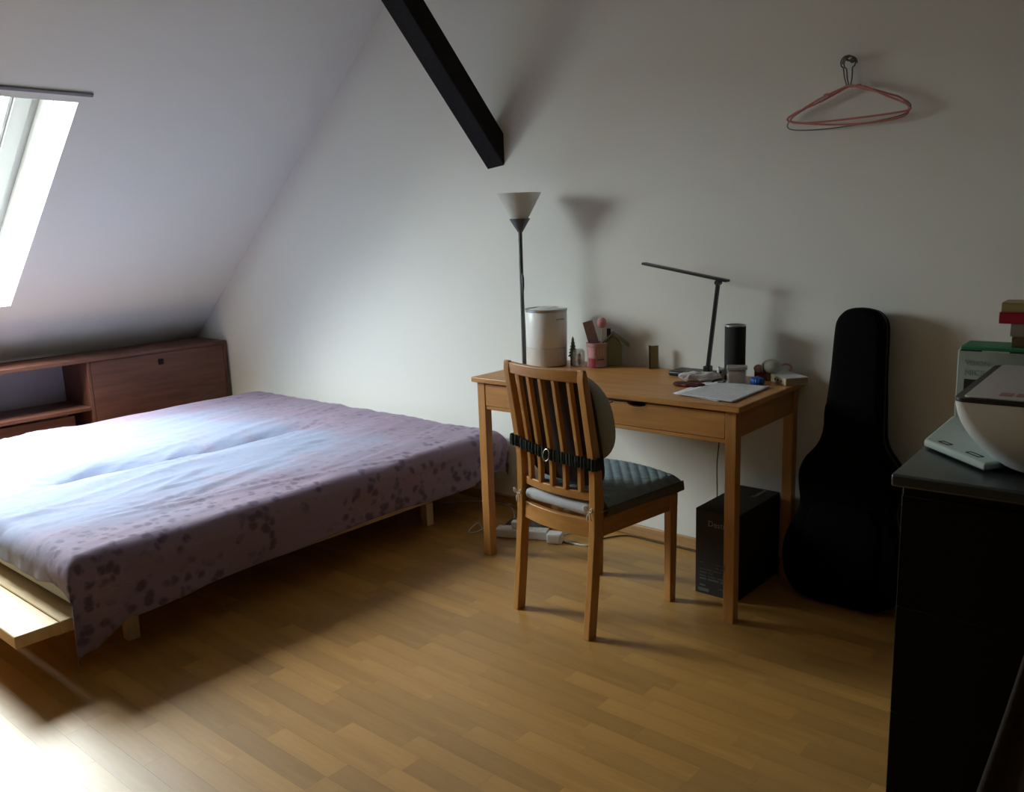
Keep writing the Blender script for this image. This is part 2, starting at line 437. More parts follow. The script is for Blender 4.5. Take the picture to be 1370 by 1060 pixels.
# floor: laminate strips running along the back wall
fl = struct(obj('floor', bx(RX0-.1, RX1+.1, RY0-.1, WY+.1, -.10, -.008), 'subfloor'))
SW = .066
strips = []
j = 0; y = RY0
rng = random.Random(11)
while y < WY-.001:
    x = RX0 - rng.uniform(0, .35)
    while x < RX1:
        L_ = rng.choice((.27, .33, .40, .46))
        strips.append((max(x, RX0), min(x+L_, RX1), y, min(y+SW, WY))); x += L_
    y += SW; j += 1
def score(s):
    c = pix(((s[0]+s[1])/2, (s[2]+s[3])/2, 0))
    if c is None or not (-40 < c[0] < 1240 and c[1] < 1120): return 0
    if s[1] < -.42 or (s[0] > 1.85 and s[2] > -1.1): return 0
    d = (Vector(((s[0]+s[1])/2, (s[2]+s[3])/2, 0))-CAM).length
    return (s[1]-s[0])*(s[3]-s[2])/d**3
order = sorted(range(len(strips)), key=lambda i: -score(strips[i]))
single = set(i for i in order[:300] if score(strips[i]) > 0)
G = .0003
share = {}
jb = BM()
for i, s in enumerate(strips):
    lx, ly = round(s[1]-s[0], 3), round(s[3]-s[2], 4)
    if lx < .004: continue
    if i in single:
        key = (lx, ly)
        if key not in share:
            b = bx(0, lx-G, 0, ly-G, -.008, 0)
            me = bpy.data.meshes.new('plank'); bmesh.ops.recalc_face_normals(b, faces=b.faces); b.to_mesh(me); b.free(); me.materials.append(MATS['floor_strip']); share[key] = me
        o = bpy.data.objects.new('plank', share[key]); COL.objects.link(o); o.parent = fl; o.location = (s[0], s[2], 0)
    else:
        box(jb, s[0], s[1]-G, s[2], s[3]-G, -.008, 0)
o = obj('plank_field', jb, 'floor_strip_joined', fl); o['kind'] = 'stuff'

bb = struct(obj('baseboard_back', bx(RX0, RX1, WY-.014, WY, 0, .052), 'baseboard_wood', bevel=.006))

# roof window
win = bpy.data.objects.new('window_1', None); COL.objects.link(win); win['kind'] = 'structure'
win['label'] = 'white framed roof window in the sloping ceiling above the bed'
win.matrix_world = SM @ Matrix.Translation((WS0, WY0, WDEP))
wl, ww = WS1-WS0, WY1-WY0
def frame(bm, x0, x1, y0, y1, w, z0, z1):
    box(bm, x0, x1, y0, y0+w, z0, z1); box(bm, x0, x1, y1-w, y1, z0, z1)
    box(bm, x0, x0+w, y0+w, y1-w, z0, z1); box(bm, x1-w, x1, y0+w, y1-w, z0, z1); return bm
obj('outer_frame', frame(BM(), 0, wl, 0, ww, .035, 0, .11), 'sash_paint', win, bevel=.003)
obj('sash', frame(BM(), .039, wl-.039, .039, ww-.039, .075, -.012, .06), 'sash_paint', win, bevel=.005)
obj('glazing_bead', frame(BM(), .114, wl-.114, .114, ww-.114, .016, .0, .05), 'sash_paint', win, bevel=.003)
obj('pane', bx(.128, wl-.128, .128, ww-.128, .022, .03), 'window_glass', win)
obj('lining', bx(0, wl, ww-.006, ww, -.10, 0), 'window_white', win)
# narrow rail fixed on the slope just above the opening
tr = obj('trim_1', bx(WS1+.042, WS1+.058, WY0-.07, -.665, -.010, 0), 'rail_grey', mtx=SM, bevel=.002); struct(tr)

# roof brace
bw, bv, tilt = .104, .14, math.radians(47)
bl = 1.62
d = Vector((0, -math.cos(tilt), math.sin(tilt)))
b = BM()
x0b, z0b = -.397, 1.56
pr_ = [(WY+.01, z0b), (WY+.01, z0b+bv)]
top = Vector((0, WY+.01, z0b+bv)); low = Vector((0, WY+.01, z0b))
A = [low, low+d*bl, top+d*bl, top]
v0 = [b.verts.new((x0b, p.y, p.z)) for p in A]; v1 = [b.verts.new((x0b+bw, p.y, p.z+.012)) for p in A]
b.faces.new(v0[::-1]); b.faces.new(v1)
for i in range(4): b.faces.new((v0[i], v0[(i+1) % 4], v1[(i+1) % 4], v1[i]))
tag(obj('roof_beam', b, 'black_beam', bevel=.004, seg=1), 'black painted timber roof brace rising out of the white back wall', 'beam')

# ------------------------------------------------------------------ bed
BX0, BX1, BY0, BZ = -2.33, -.318, -1.657, .20
bed = thing('platform_bed', 'low pine plank platform bed standing under the lavender sheet', 'bed', ((BX0+BX1)/2, -.58, 0))
def bchild(name, bm, mat, **k):
    return obj(name, bm, mat, bed, loc=(-(BX0+BX1)/2, .58, 0), **k)
y = BY0; pw = .1265; k = 0
plank_me = None
while y+pw < WY-.01:
    if plank_me is None:
        o = bchild('plank', bx(BX0, BX1, 0, pw, BZ-.038, BZ), 'bed_pine_X', bevel=.0025, seg=1); k = 1; plank_me = o
    elif k == 1:
        o = bchild('plank', bx(BX0, BX1, 0, pw, BZ-.038, BZ), 'bed_pine_X', bevel=.0025, seg=1); k = 2
    elif k == 2:
        o = bchild('plank', bx(BX0, BX1-.16, 0, pw, BZ-.038, BZ), 'bed_pine_X', bevel=.0025, seg=1); k = 3; plank_me = o
    else:
        o2 = plank_me.copy(); COL.objects.link(o2); o2.parent = bed; o = o2
    o.location = (-(BX0+BX1)/2, .58+y, 0); y += pw+.0035
for xx in (-2.16, -1.33, -.49):
    bchild('rail', bx(xx, xx+.04, -1.50, .44, BZ-.098, BZ-.0385), 'bed_pine_Y')
for xx in (-2.16, -1.33, -.475):
    for yy in (-1.28, .10):
        bchild('leg', bx(xx-.004, xx+.036, yy, yy+.04, 0, BZ-.0985), 'bed_pine_Z')

MT = .366
for nm_, xa, xb, lab in (('mattress', -1.185, -.322, 'pale grey mattress showing under the sheet hem on pine planks'),
                         ('mattress', -2.312, -1.43, 'pale grey mattress under the sheet on the side by the dark cabinet')):
    b = bx(xa, xb, -1.482, .505, BZ+.001, MT-.004)
    tag(obj(nm_, b, 'mattress_cloth', bevel=.055, seg=5), lab, 'mattress')

def build_sheet():
    xl, xr, yf, yb, zt, r = -2.325, -.306, -1.497, .516, .374, .062
    na, nb_ = 190, 190
    arc = r*PI/2
    def fold(t):          # t>0 past the start of the rounding
        if t <= 0: return 0., 0.
        if t < arc: a = t/r; return r*math.sin(a), r*(1-math.cos(a))
        return r, r+(t-arc)
    hem_l, hem_b = .10, .09
    def hem_r(y):
        base = .204+.012*noise.noise((y*2.3, 0, 4))+.01*math.sin(y*5)
        base += .11*max(0, 1-abs((y+1.46)/.13)) + .03*max(0, 1-abs((y+1.3)/.25))
        base -= .03*max(0, 1-abs((y-.42)/.3))
        return base
    def hem_f(x):
        base = .100+.012*noise.noise((x*3, 2, 1))
        base -= .02*max(0, 1-abs((x+.42)/.12))
        return base
    bm = BM(); grid = []
    for i in range(na+1):
        row = []
        s = i/na
        for j in range(nb_+1):
            q = j/nb_
            # param positions along the two directions, denser at the folds
            a = xl + r + (-hem_l + s*(xr-xl-2*r+hem_l)) if False else None
            # x direction: [-hl-arc .. W .. arc+hr]
            Wt = xr-xl-2*r; Lt = yb-yf-2*r
            ye = yf+r+min(max((q-.11)/.80, 0), 1)*Lt
            hr = hem_r(ye)
            if s < .09: ta = (1-s/.09)*(hem_l+arc); X0 = xl+r; ox, dx = fold(ta); x = X0-ox; sx_ = ta
            elif s > .84: ta = (s-.84)/.16*(hr-r+arc); ox, dx = fold(ta); x = xr-r+ox; sx_ = ta
            else: x = xl+r+(s-.09)/.75*Wt; dx = 0; sx_ = 0
            hf = hem_f(x)
            if q < .11: tb = (1-q/.11)*(hf-r+arc); oy, dy = fold(tb); y = yf+r-oy; sy_ = tb
            elif q > .91: tb = (q-.91)/.09*(hem_b+arc); oy, dy = fold(tb); y = yb-r+oy; sy_ = tb
            else: y = yf+r+(q-.11)/.80*Lt; dy = 0; sy_ = 0
            both = min(dx, dy)
            drop = max(dx, dy) if both <= 0 else (dx**3+dy**3)**(1/3.)
            if both > 0 and x > -1 and y < 0:      # free corner: excess cloth makes a pleat
                drop = max(dx, dy); x += both*.22; y += -both*.05+.02*both
                drop += .35*both
            z = zt-drop
            # relief of the top: sag between the mattresses, long creases, small ripples
            top = max(0, 1-drop/.04)
            us = x+1.255-.035*math.sin((y+.9)*1.7)
            sag = math.exp(-(us/(.105 if us < 0 else .040))**2) * max(0, min(1, (y+1.25)/.25))*max(0, min(1, (.22-y)/.35))
            w = -.088*sag
            w += .012*math.exp(-((x+1.08-.05*math.sin((y+.9)*1.7))/.07)**2)*max(0, min(1, (y+1.3)/.3))*max(0, min(1, (.1-y)/.5))
            w += .0085*noise.noise((x*7+y*1.2, y*1.5, 0))+.0055*noise.noise((x*16+y*3, y*2.6, 3))
            rg = noise.noise((x*9+y*2.2, y*1.1, 11)); w += .010*max(0, 1-abs(rg)*9)*max(0, noise.noise((x*2, y*2, 5))+.25)
            rg = noise.noise((x*14-y*4, y*3.5, 21)); w += .006*max(0, 1-abs(rg)*7)*max(0, noise.noise((x*3, y*3, 15))+.1)
            u1 = x+.47-.22*(y+.46); k1 = max(0, 1-abs((y+.75)/.65)); w += (.010*math.exp(-((u1-.022)/.016)**2)-.012*math.exp(-(u1/.012)**2))*k1
            u2 = u1+.055+.03*math.sin(y*3); w += (.006*math.exp(-((u2-.02)/.014)**2)-.008*math.exp(-(u2/.010)**2))*max(0, 1-abs((y+.6)/.5))
            w += .007*math.exp(-((x+1.75+.25*y)/.025)**2)*max(0, 1-abs((y+.1)/.5))
            z += top*(w+.004)
            # waviness of the hanging sides
            if dx > r and x > -1: x += .008*noise.noise((y*6, z*4, 7))+.006*(dx-r)/.1*math.sin(y*9)
            if dy > r and y < 0: y -= .014*abs(noise.noise((x*7, z*4, 9)))*(dy-r)/.05
            if x > -1 and y > .3 and sx_ > 0:     # gathered puckers at the far corner
                x += .006*math.sin(sy_*90+sx_*25)*min(1, sx_/.1)
            row.append(bm.verts.new((x, y, z)))
        grid.append(row)
    for i in range(na):
        for j in range(nb_):
            bm.faces.new((grid[i][j], grid[i+1][j], grid[i+1][j+1], grid[i][j+1]))
    return bm
sh = obj('bedsheet', build_sheet(), 'bedsheet_print', smooth=180)
md = sh.modifiers.new('thick', 'SOLIDIFY'); md.thickness = .0025; md.offset = 1
tag(sh, 'lavender and pale blue leaf print sheet draped over the mattresses', 'bedsheet')

# ------------------------------------------------------------------ long dark cabinet under the slope
KX, KB, KY, KT = -2.685, -3.045, .528, .66
cab = thing('sideboard', 'long low dark reddish brown wooden cabinet under the sloping ceiling', 'cabinet', (KX, KY, 0))
def kc(name, x0, x1, y0, y1, z0, z1, mat, parent=cab, **k):
    return obj(name, bx(x0-KX, x1-KX, y0-KY, y1-KY, z0, z1), mat, parent, **k)
kc('top_panel', KB+.04, KX+.006, -2.3, KY, KT-.022, KT, 'mahogany_Y', bevel=.002)
kc('side_panel', KB+.02, KX-.001, KY-.02, KY, .06, KT-.0225, 'mahogany_Z')
kc('side_panel', KB+.02, KX-.001, -2.3, -2.28, .06, KT-.0225, 'mahogany_Z')
kc('divider', KB+.02, KX-.002, -.352, -.334, .06, KT-.0225, 'mahogany_Z', bevel=.002)
kc('divider', KB+.02, KX-.002, -1.36, -1.342, .06, KT-.0225, 'mahogany_Z', bevel=.002)
kc('back_panel', KB+.004, KB+.018, -2.28, KY-.02, .10, KT-.06, 'cabinet_back')
kc('bottom_panel', KB+.02, KX-.002, -2.28, KY-.021, .06, .08, 'mahogany_Y')
kc('plinth', KB+.06, KX-.04, -2.25, KY-.03, 0, .059, 'mahogany_Y')
kc('shelf', KB+.02, KX-.004, -1.3415, -.3525, .362, .382, 'mahogany_Y', bevel=.002)
dr = kc('door', KX-.021, KX-.002, -.331, KY-.0215, .082, KT-.024, 'mahogany_Y', bevel=.002)
lk = kc('lock_plate', KX-.003, KX+.0015, .070, .102, .566, .600, 'dark_recess', dr)
lk.location = (0, 0, 0)
kc('drawer_front', KX-.05, KX-.032, -1.336, -.44, .10, .345, 'mahogany_Y', bevel=.002)
kc('door', KX-.021, KX-.002, -2.279, -1.3625, .082, KT-.024, 'mahogany_Y', bevel=.002)

# ------------------------------------------------------------------ desk
TH = .0162
DW, DD, DT, DH = 1.0992, .4980, .0376, .74
desk = thing('desk', 'honey coloured pine writing desk with one wide drawer against the wall', 'desk', (0, 0, 0), TH)
obj('tabletop', bx(-.0176, DW+.0176, -.0158, DD+.014, DH-.020, DH), 'pine_X', desk, bevel=.003)
for lx in (0, DW-DT):
    for ly in (0, DD-DT):
        obj('leg', bx(lx, lx+DT, ly, ly+DT, 0, DH-.0205), 'pine_Z', desk, bevel=.002)
for lx in (.008, DW-DT+.010):
    obj('side_apron', bx(lx, lx+.02, DT+.0005, DD-DT-.0005, .628, DH-.021), 'pine_Y', desk, bevel=.001, seg=1)
obj('back_apron', bx(DT+.0005, DW-DT-.0005, DD-.028, DD-.010, .628, DH-.021), 'pine_X', desk)
obj('front_rail', bx(DT+.0005, DW-DT-.0005, .004, .030, .612, .626), 'pine_X', desk, bevel=.0015, seg=1)
# drawer front with half-moon finger cut-out
zt, zb = DH-.027, .6285
x0, x1 = DT+.003, DW-DT-.003
poly = [(x0, zb), (x1, zb), (x1, zt)]
cxn, wn, dn = .731, .040, .016
for k in range(11):
    a = PI*k/10; poly.append((cxn+wn*math.cos(a), zt-dn*math.sin(a)))
poly.append((x0, zt))
drw = obj('drawer', prism(BM(), poly, .002, .020, lambda p, q, a: Vector((p, a, q))), 'pine_X', desk)
obj('drawer_box', bx(x0+.01, x1-.01, .021, .42, zb+.004, zt-.018), 'dark_recess', drw)
obj('drawer_gap_shade_strip', bx(x0, x1, .0225, .03, zt-.017, DH-.0215), 'dark_recess', desk)  # near-black strip put in as the shade above the drawer

# ------------------------------------------------------------------ chair
chair = thing('dining_chair', 'honey coloured wooden slat back chair with cushions at the desk', 'chair', (.455, -.323, 0), math.radians(-7.167))
CW = .3366
PROF = [(0, 0), (.0195, .171), (.037, .36), (.0405, .45), (.041, .547), (.034, .61), (.012, .744), (-.008, .872)]
def py(z):
    for (ya, za), (yb_, zb_) in zip(PROF, PROF[1:]):
        if za <= z <= zb_: return ya+(yb_-ya)*(z-za)/(zb_-za)
    return PROF[-1][0]
def post(x0, x1):
    b = BM(); n = 28; rows = []
    for i in range(n+1):
        z = .884*i/n if i < n else .884
        dep = .036 if z < .3 else (.042 if z < .5 else .036-.012*(z-.5)/.38)
        yy = py(min(z, .872)); bk = 0
        if z > .865: bk = .006
        rows.append([b.verts.new(p) for p in ((x0, yy+bk, z), (x1, yy+bk, z), (x1, yy+dep-bk, z), (x0, yy+dep-bk, z))])
    for a, c in zip(rows, rows[1:]):
        for k in range(4): b.faces.new((a[k], a[(k+1) % 4], c[(k+1) % 4], c[k]))
    b.faces.new(rows[0][::-1]); b.faces.new(rows[-1]); return b
obj('back_post', post(-.027, 0), 'chair_wood_Z', chair, bevel=.003)
obj('back_post', post(CW-.027, CW), 'chair_wood_Z', chair, bevel=.003)
def bow(x): t = (x-0)/(CW-.027); return -.022*4*t*(1-t)
def curved_rail(z0, z1, th, off=0.):
    b = BM(); n = 14; rows = []
    for i in range(n+1):
        x = -.001+(CW-.025)*i/n
        c0, c1 = bow(max(0, min(x, CW-.027))), 0
        rows.append([b.verts.new((x, py(z)+off+c0+t, z)) for z, t in ((z0, 0), (z0, th), (z1, th), (z1, 0))])
    for a, c in zip(rows, rows[1:]):
        for k in range(4): b.faces.new((a[k], a[(k+1) % 4], c[(k+1) % 4], c[k]))
    b.faces.new(rows[0]); b.faces.new(rows[-1][::-1]); return b
obj('top_rail', curved_rail(.842, .880, .020, .004), 'chair_wood_X', chair, bevel=.003)
obj('lower_rail', curved_rail(.452, .480, .020, .012), 'chair_wood_X', chair, bevel=.002)
obj('rear_apron', curved_rail(.333, .391, .018, .010), 'chair_wood_X', chair, bevel=.002)
for i in range(5):
    x = .040+.0575*i
    b = BM(); rows = []
    for k in range(13):
        z = .478+.366*k/12; yy = py(z)+bow(x)+.008
        rows.append([b.verts.new((x+dx, yy+dy, z)) for dx, dy in ((-.0075, 0), (.0075, 0), (.0075, .018), (-.0075, .018))])
    for a, c in zip(rows, rows[1:]):
        for q in range(4): b.faces.new((a[q], a[(q+1) % 4], c[(q+1) % 4], c[q]))
    b.faces.new(rows[0][::-1]); b.faces.new(rows[-1])
    obj('slat', b, 'chair_wood_Z', chair, bevel=.002)
for xx in (-.030, CW-.024):
    b = BM()
    v = [b.verts.new(p) for p in ((xx, .4166, 0), (xx+.027, .4166, 0), (xx+.027, .4466, 0), (xx, .4466, 0),
                                  (xx-.001, .418, .391), (xx+.028, .418, .391), (xx+.028, .458, .391), (xx-.001, .458, .391))]
    for f in ((0, 3, 2, 1), (4, 5, 6, 7), (0, 1, 5, 4), (1, 2, 6, 5), (2, 3, 7, 6), (3, 0, 4, 7)): b.faces.new([v[i] for i in f])
    obj('front_leg', b, 'chair_wood_Z', chair, bevel=.002)
for xx in (-.024, CW-.018):
    obj('side_apron', bx(xx, xx+.016, .081, .417, .335, .391), 'chair_wood_Y', chair, bevel=.001, seg=1)
obj('front_apron', bx(-.002, CW-.025, .424, .442, .335, .391), 'chair_wood_X', chair, bevel=.001, seg=1)
obj('seat', bx(-.030, CW+.003, .084, .466, .3915, .399), 'chair_wood_X', chair, bevel=.003)

# seat cushion (lies on the chair)
CM = chair.matrix_basis.copy()
sc = thing('seat_cushion', 'grey seat pad with blue quilted top tied to the chair', 'cushion', (.455, -.323, 0), math.radians(-7.167))
b = bx(.006, .304, .040, .460, .4005, .440)
obj('pad', b, 'pad_grey', sc, bevel=.018, seg=4)
# quilted cover: grid with diamond relief, sides hanging over
b = BM(); nx, ny = 90, 110; gx0, gx1, gy0, gy1 = -.030, CW+.008, .092, .474
rows = []
for i in range(nx+1):
    row = []
    for j_ in range(ny+1):
        x = gx0+(gx1-gx0)*i/nx; y = gy0+(gy1-gy0)*j_/ny
        ex = min(x-gx0, gx1-x); ey = gy1-y
        e = min(ex, ey)
        z = .452+.012*math.sin(PI*(x-gx0)/(gx1-gx0))
        z -= .022*(max(0, 1-e/.028))**2
        u_, v_ = (x+y)*PI/.044, (x-y)*PI/.044
        z += .0042*(abs(math.sin(u_))*abs(math.sin(v_)))**.5*min(1, e/.02)
        row.append(b.verts.new((x, y, z)))
    rows.append(row)
for i in range(nx):
    for j_ in range(ny): b.faces.new((rows[i][j_], rows[i+1][j_], rows[i+1][j_+1], rows[i][j_+1]))
qc = obj('quilted_top', b, 'quilt_blue', sc, smooth=180)
b = BM()
path = [(gx1, gy0), (gx1, gy1-.02), (gx1-.006, gy1-.006), (gx1-.02, gy1), (gx0+.02, gy1), (gx0+.006, gy1-.006), (gx0, gy1-.02), (gx0, gy0)]
pp = catmull([(p[0], p[1], 0) for p in path], 8)
up_, lo_ = [], []
for k, p in enumerate(pp):
    t = k/len(pp)
    lz = .404-.010*math.sin(t*9)*(.3+.7*abs(math.sin(t*4)))
    c = Vector(((gx0+gx1)/2, (gy0+gy1)/2, 0)); dv_ = (p-c).normalized()
    up_.append(b.verts.new((p.x, p.y, .4315))); lo_.append(b.verts.new((p.x+dv_.x*.003, p.y+dv_.y*.003, max(lz, .3935+.004))))
for k in range(len(pp)-1): b.faces.new((up_[k], up_[k+1], lo_[k+1], lo_[k]))
o = obj('skirt', b, 'quilt_side', sc, smooth=180); md = o.modifiers.new('t', 'SOLIDIFY'); md.thickness = .002
def bowtie(cx_, cy_, cz_):
    b = BM()
    def loop(sx):
        pts = [(cx_, cy_, cz_), (cx_+sx*.010, cy_-.004, cz_+.012), (cx_+sx*.018, cy_-.005, cz_+.016), (cx_+sx*.014, cy_-.006, cz_+.004), (cx_, cy_-.001, cz_)]
        tube(b, catmull(pts, 5), .0026, 5)
    loop(-1); loop(1)
    tube(b, catmull([(cx_, cy_, cz_), (cx_-.005, cy_-.005, cz_-.014), (cx_-.003, cy_-.004, cz_-.030)], 5), .0024, 5)
    tube(b, catmull([(cx_, cy_, cz_), (cx_+.006, cy_-.005, cz_-.012), (cx_+.009, cy_-.003, cz_-.026)], 5), .0024, 5)
    sphere(b, (cx_, cy_-.002, cz_), .004, .004, .004, 8, 6)
    return b
obj('tie', bowtie(-.012, py(.42)-.007, .418), 'cream_ribbon', sc, smooth=180)
obj('tie', bowtie(CW-.018, py(.425)-.007, .424), 'cream_ribbon', sc, smooth=180)
b = BM(); tube(b, [(CW+.002, py(.42)+.02, .420), (CW+.004, .10, .421), (CW+.001, .12, .424)], .0015, 5)
obj('tie_cord', b, 'cream_ribbon', sc)
b = BM(); tube(b, [(-.029, py(.42)+.02, .418), (-.030, .10, .419), (-.028, .115, .422)], .0015, 5)
obj('tie_cord', b, 'cream_ribbon', sc)

# lumbar cushion strapped to the backrest
lc = thing('lumbar_cushion', 'pale grey lumbar cushion with dark brown back strapped to the chair', 'cushion', (.455, -.323, 0), math.radians(-7.167))
def pad(bm, cx_, cy_, cz_, hx, hy, hz, e, lean):
    sphere(bm, (0, 0, 0), hx, hy, hz, 40, 24, e)
    for v in bm.verts:
        x, y, z = v.co
        v.co = (cx_+x, cy_+y-.20*z - .05*(1-(x/hx)**2)*0, cz_+z)
    return bm
obj('foam_body', pad(BM(), .158, .118, .700, .184, .054, .158, .82, .2), 'cushion_side', lc, smooth=180)
obj('back_cover', pad(BM(), .154, .076, .664, .164, .022, .184, .36, .2), 'cushion_back', lc, smooth=180)
# ruched elastic strap round posts, slats and cushion
b = BM()
loop_pts = []
xa, xb_ = -.033, CW+.006
for k in range(13):
    t = k/12; x = xa+(xb_-xa)*t
    xc = min(max(x, 0), CW-.027)
    loop_pts.append((x, py(.60)+min(bow(xc), 0)-.006, .607-.026*t))
loop_pts = [(.01, .070, .607), (-.026, .072, .607), (-.034, .055, .607)]+loop_pts+[(CW+.008, .052, .581), (CW+.001, .072, .581), (CW-.035, .070, .582)]
lp = catmull(loop_pts, 8)
rings = []; n = len(lp)
for i, p in enumerate(lp):
    t = (lp[min(i+1, n-1)]-lp[max(i-1, 0)]).normalized(); s_ = Vector((t.y, -t.x, 0)).normalized()
    ru = .0022*math.sin(i*2.4)+.0016*noise.noise((i*.9, 0, 0)); hh = .0185+.0018*math.sin(i*1.7)
    rings.append([b.verts.new(p+s_*o_+Vector((0, 0, z_))) for o_, z_ in ((.0035+ru, hh), (.0055+ru, 0), (.0035+ru, -hh), (-.001, -hh), (-.001, hh))])
for a, c in zip(rings, rings[1:]):
    for k in range(5): b.faces.new((a[k], a[(k+1) % 5], c[(k+1) % 5], c[k]))
b.faces.new(rings[0]); b.faces.new(rings[-1][::-1])
st = obj('elastic_strap', b, 'strap_green', lc)
b = BM(); cc = Vector((.163, py(.60)+bow(.163)-.014, .590))
tube(b, [cc+Vector((.014*math.cos(2*PI*k/20), .004*math.sin(2*PI*k/20), .019*math.sin(2*PI*k/20))) for k in range(20)], .0022, 6, True)
obj('ring', b, 'ring_metal', st, smooth=180)

# ------------------------------------------------------------------ floor lamp
_q = at(698, 380, 1, .37); LP = Vector((_q.x, .37, 0))
fl_ = thing('floor_lamp', 'slim grey uplighter floor lamp with frosted cone shade behind the desk', 'lamp', LP)
obj('base', lathe(BM(), [(0, 0), (.105, 0), (.108, .006), (.10, .014), (.03, .026), (.014, .034), (0, .034)], 40), 'lamp_grey', fl_, smooth=40)
obj('pole', tube(BM(), [(0, 0, .03), (0, 0, .45), (0, 0, .9), (0, 0, 1.302)], .0085, 12), 'lamp_grey', fl_, smooth=60)
obj('lower_cone', lathe(BM(), [(0, 1.29), (.010, 1.29), (.042, 1.342), (.044, 1.346), (.040, 1.346), (.008, 1.30), (0, 1.30)], 32), 'lamp_grey', fl_, smooth=40)
obj('shade', lathe(BM(), [(.036, 1.3465), (.091, 1.447), (.092, 1.450), (.089, 1.4495), (.034, 1.349), (0, 1.348)], 40), 'shade_glass', fl_, smooth=50)
b = BM(); tube(b, [(.009, -.004, 1.12), (.012, -.006, 1.10), (.012, -.006, 1.07), (.009, -.004, 1.03)], [.003, .006, .006, .003], 8)
obj('switch', b, 'lamp_grey', fl_, smooth=60)
b = BM(); tube(b, catmull([(.012, -.006, 1.04), (.014, -.006, .95), (.016, -.006, .85), (.013, -.004, .6), (.012, -.004, .3), (.02, -.01, .05)], 5), .0022, 6)
obj('power_cord', b, 'cord_dark', fl_)

# ------------------------------------------------------------------ things on the desk
ZD = DH+.0006
def desk_at(u, v): p = at(u, v, 2, DH); return Vector((p.x, p.y, ZD))
# humidifier
h = thing('humidifier', 'white cylindrical humidifier with clear tank lid beside the floor lamp', 'humidifier', (.060, .372, ZD), .1)
obj('base_unit', lathe(BM(), [(0, 0), (.080, 0), (.084, .004), (.085, .076), (0, .076)], 48), 'humid_base', h, smooth=40)
obj('tank', lathe(BM(), [(0, .0765), (.083, .0765), (.085, .079), (.0865, .222), (.084, .226), (0, .226)], 48), 'humid_tank', h, smooth=40)
obj('lid', lathe(BM(), [(0, .2265), (.078, .2265), (.082, .232), (.050, .236), (.030, .243), (.012, .243), (.010, .238), (0, .238)], 40), 'white_plastic', h, smooth=40)
obj('rim', lathe(BM(), [(.084, .2262), (.088, .2262), (.089, .236), (.087, .237), (.084, .230)], 48), 'silver', h, smooth=40)
# dial and printed mark on the side towards the room
def on_side(u, v):   # angle of the side point seen through a pixel
    d = (at(u, v, 1, .30)-Vector((.060, .372, ZD))); return d
view = (Vector((CAM.x, CAM.y, 0))-Vector((.060, .372, 0))).normalized()
def side_m(ang, rad, z):
    a = math.atan2(view.y, view.x)+ang-.1
    n_ = Vector((math.cos(a), math.sin(a), 0)); t_ = Vector((-n_.y, n_.x, 0))
    return Matrix(((t_.x, 0, n_.x, n_.x*rad), (t_.y, 0, n_.y, n_.y*rad), (0, 1, 0, z), (0, 0, 0, 1)))
dl = obj('dial', lathe(BM(), [(0, -.004), (.011, -.004), (.011, .005), (.009, .007), (0, .007)], 24), 'humid_base', h, mtx=side_m(.62, .084, .034), smooth=40)
obj('dial_ring', lathe(BM(), [(.0112, 0), (.0138, 0), (.0138, .0035), (.0112, .0035)], 24), 'white_plastic', dl, smooth=40)
b = BM()
for k in range(5): box(b, -.022+.009*k, -.015+.009*k, -.0022, .0022, .0, .0008)
obj('printed_mark', b, 'print_grey', h, mtx=side_m(.72, .0868, .196))

# small tree, glass jar, cup, house
p = desk_at(760, 489.5)+Vector((.012, .02, 0))
t = thing('toy_tree', 'tiny grey green bottle brush fir tree beside the humidifier', 'ornament', p)
obj('stand', lathe(BM(), [(0, 0), (.012, 0), (.012, .034), (.010, .038), (0, .038)], 14), 'tree_base', t, smooth=40)
b = BM()
for k in range(6):
    z0 = .038+.013*k; r0 = .021-.0029*k
    lathe(b, [(0, z0+.002), (r0, z0), (r0*.5, z0+.011), (0, z0+.018)], 12)
obj('needles', b, 'tree_green', t)
p = desk_at(774, 490)
t = thing('glass_jar', 'small clear glass jar with a figure inside, next to the tiny tree', 'jar', p)
obj('glass', lathe(BM(), [(0, 0), (.026, 0), (.028, .004), (.028, .060), (.020, .070), (.017, .070), (.025, .058), (.025, .006), (0, .005)], 24), 'clear_plastic', t, smooth=50)
b = BM(); sphere(b, (.004, 0, .022), .010, .009, .016, 12, 8); sphere(b, (.004, 0, .044), .008, .008, .009, 12, 8)
obj('figure', b, 'mauve_card', t, smooth=180)
p = desk_at(799, 491)
cup = thing('pen_cup', 'pink and cream patterned cup in front of the green house ornament', 'cup', p)
CP = p.copy()
obj('body', lathe(BM(), [(0, 0), (.036, 0), (.040, .004), (.041, .098), (.037, .098), (.036, .008), (0, .007)], 28), 'cup_pink', cup, smooth=40)
obj('rim', lathe(BM(), [(.0412, .086), (.0435, .088), (.0435, .100), (.037, .1005), (.037, .0985), (.0412, .0985)], 28), 'toy_pink', cup, smooth=40)
vd = math.atan2(CAM.y-p.y, CAM.x-p.x)
def patch(bm, r_, a0, a1, z0, z1, n_=8):
    A_ = []; 
    for k in range(n_+1):
        a = vd+a0+(a1-a0)*k/n_
        A_.append([bm.verts.new((rr*math.cos(a), rr*math.sin(a), z)) for rr in (r_, r_+.0012) for z in (z0, z1)])
    for a, c in zip(A_, A_[1:]):
        for q in ((0, 1), (1, 3), (3, 2), (2, 0)): bm.faces.new((a[q[0]], a[q[1]], c[q[1]], c[q[0]]))
    return bm
obj('red_flower_patch', patch(BM(), .0405, -1.0, -.15, .004, .040), 'red_pattern', cup)
obj('rose_patch', patch(BM(), .0412, -1.0, -.2, .046, .082), 'pink_soft', cup)
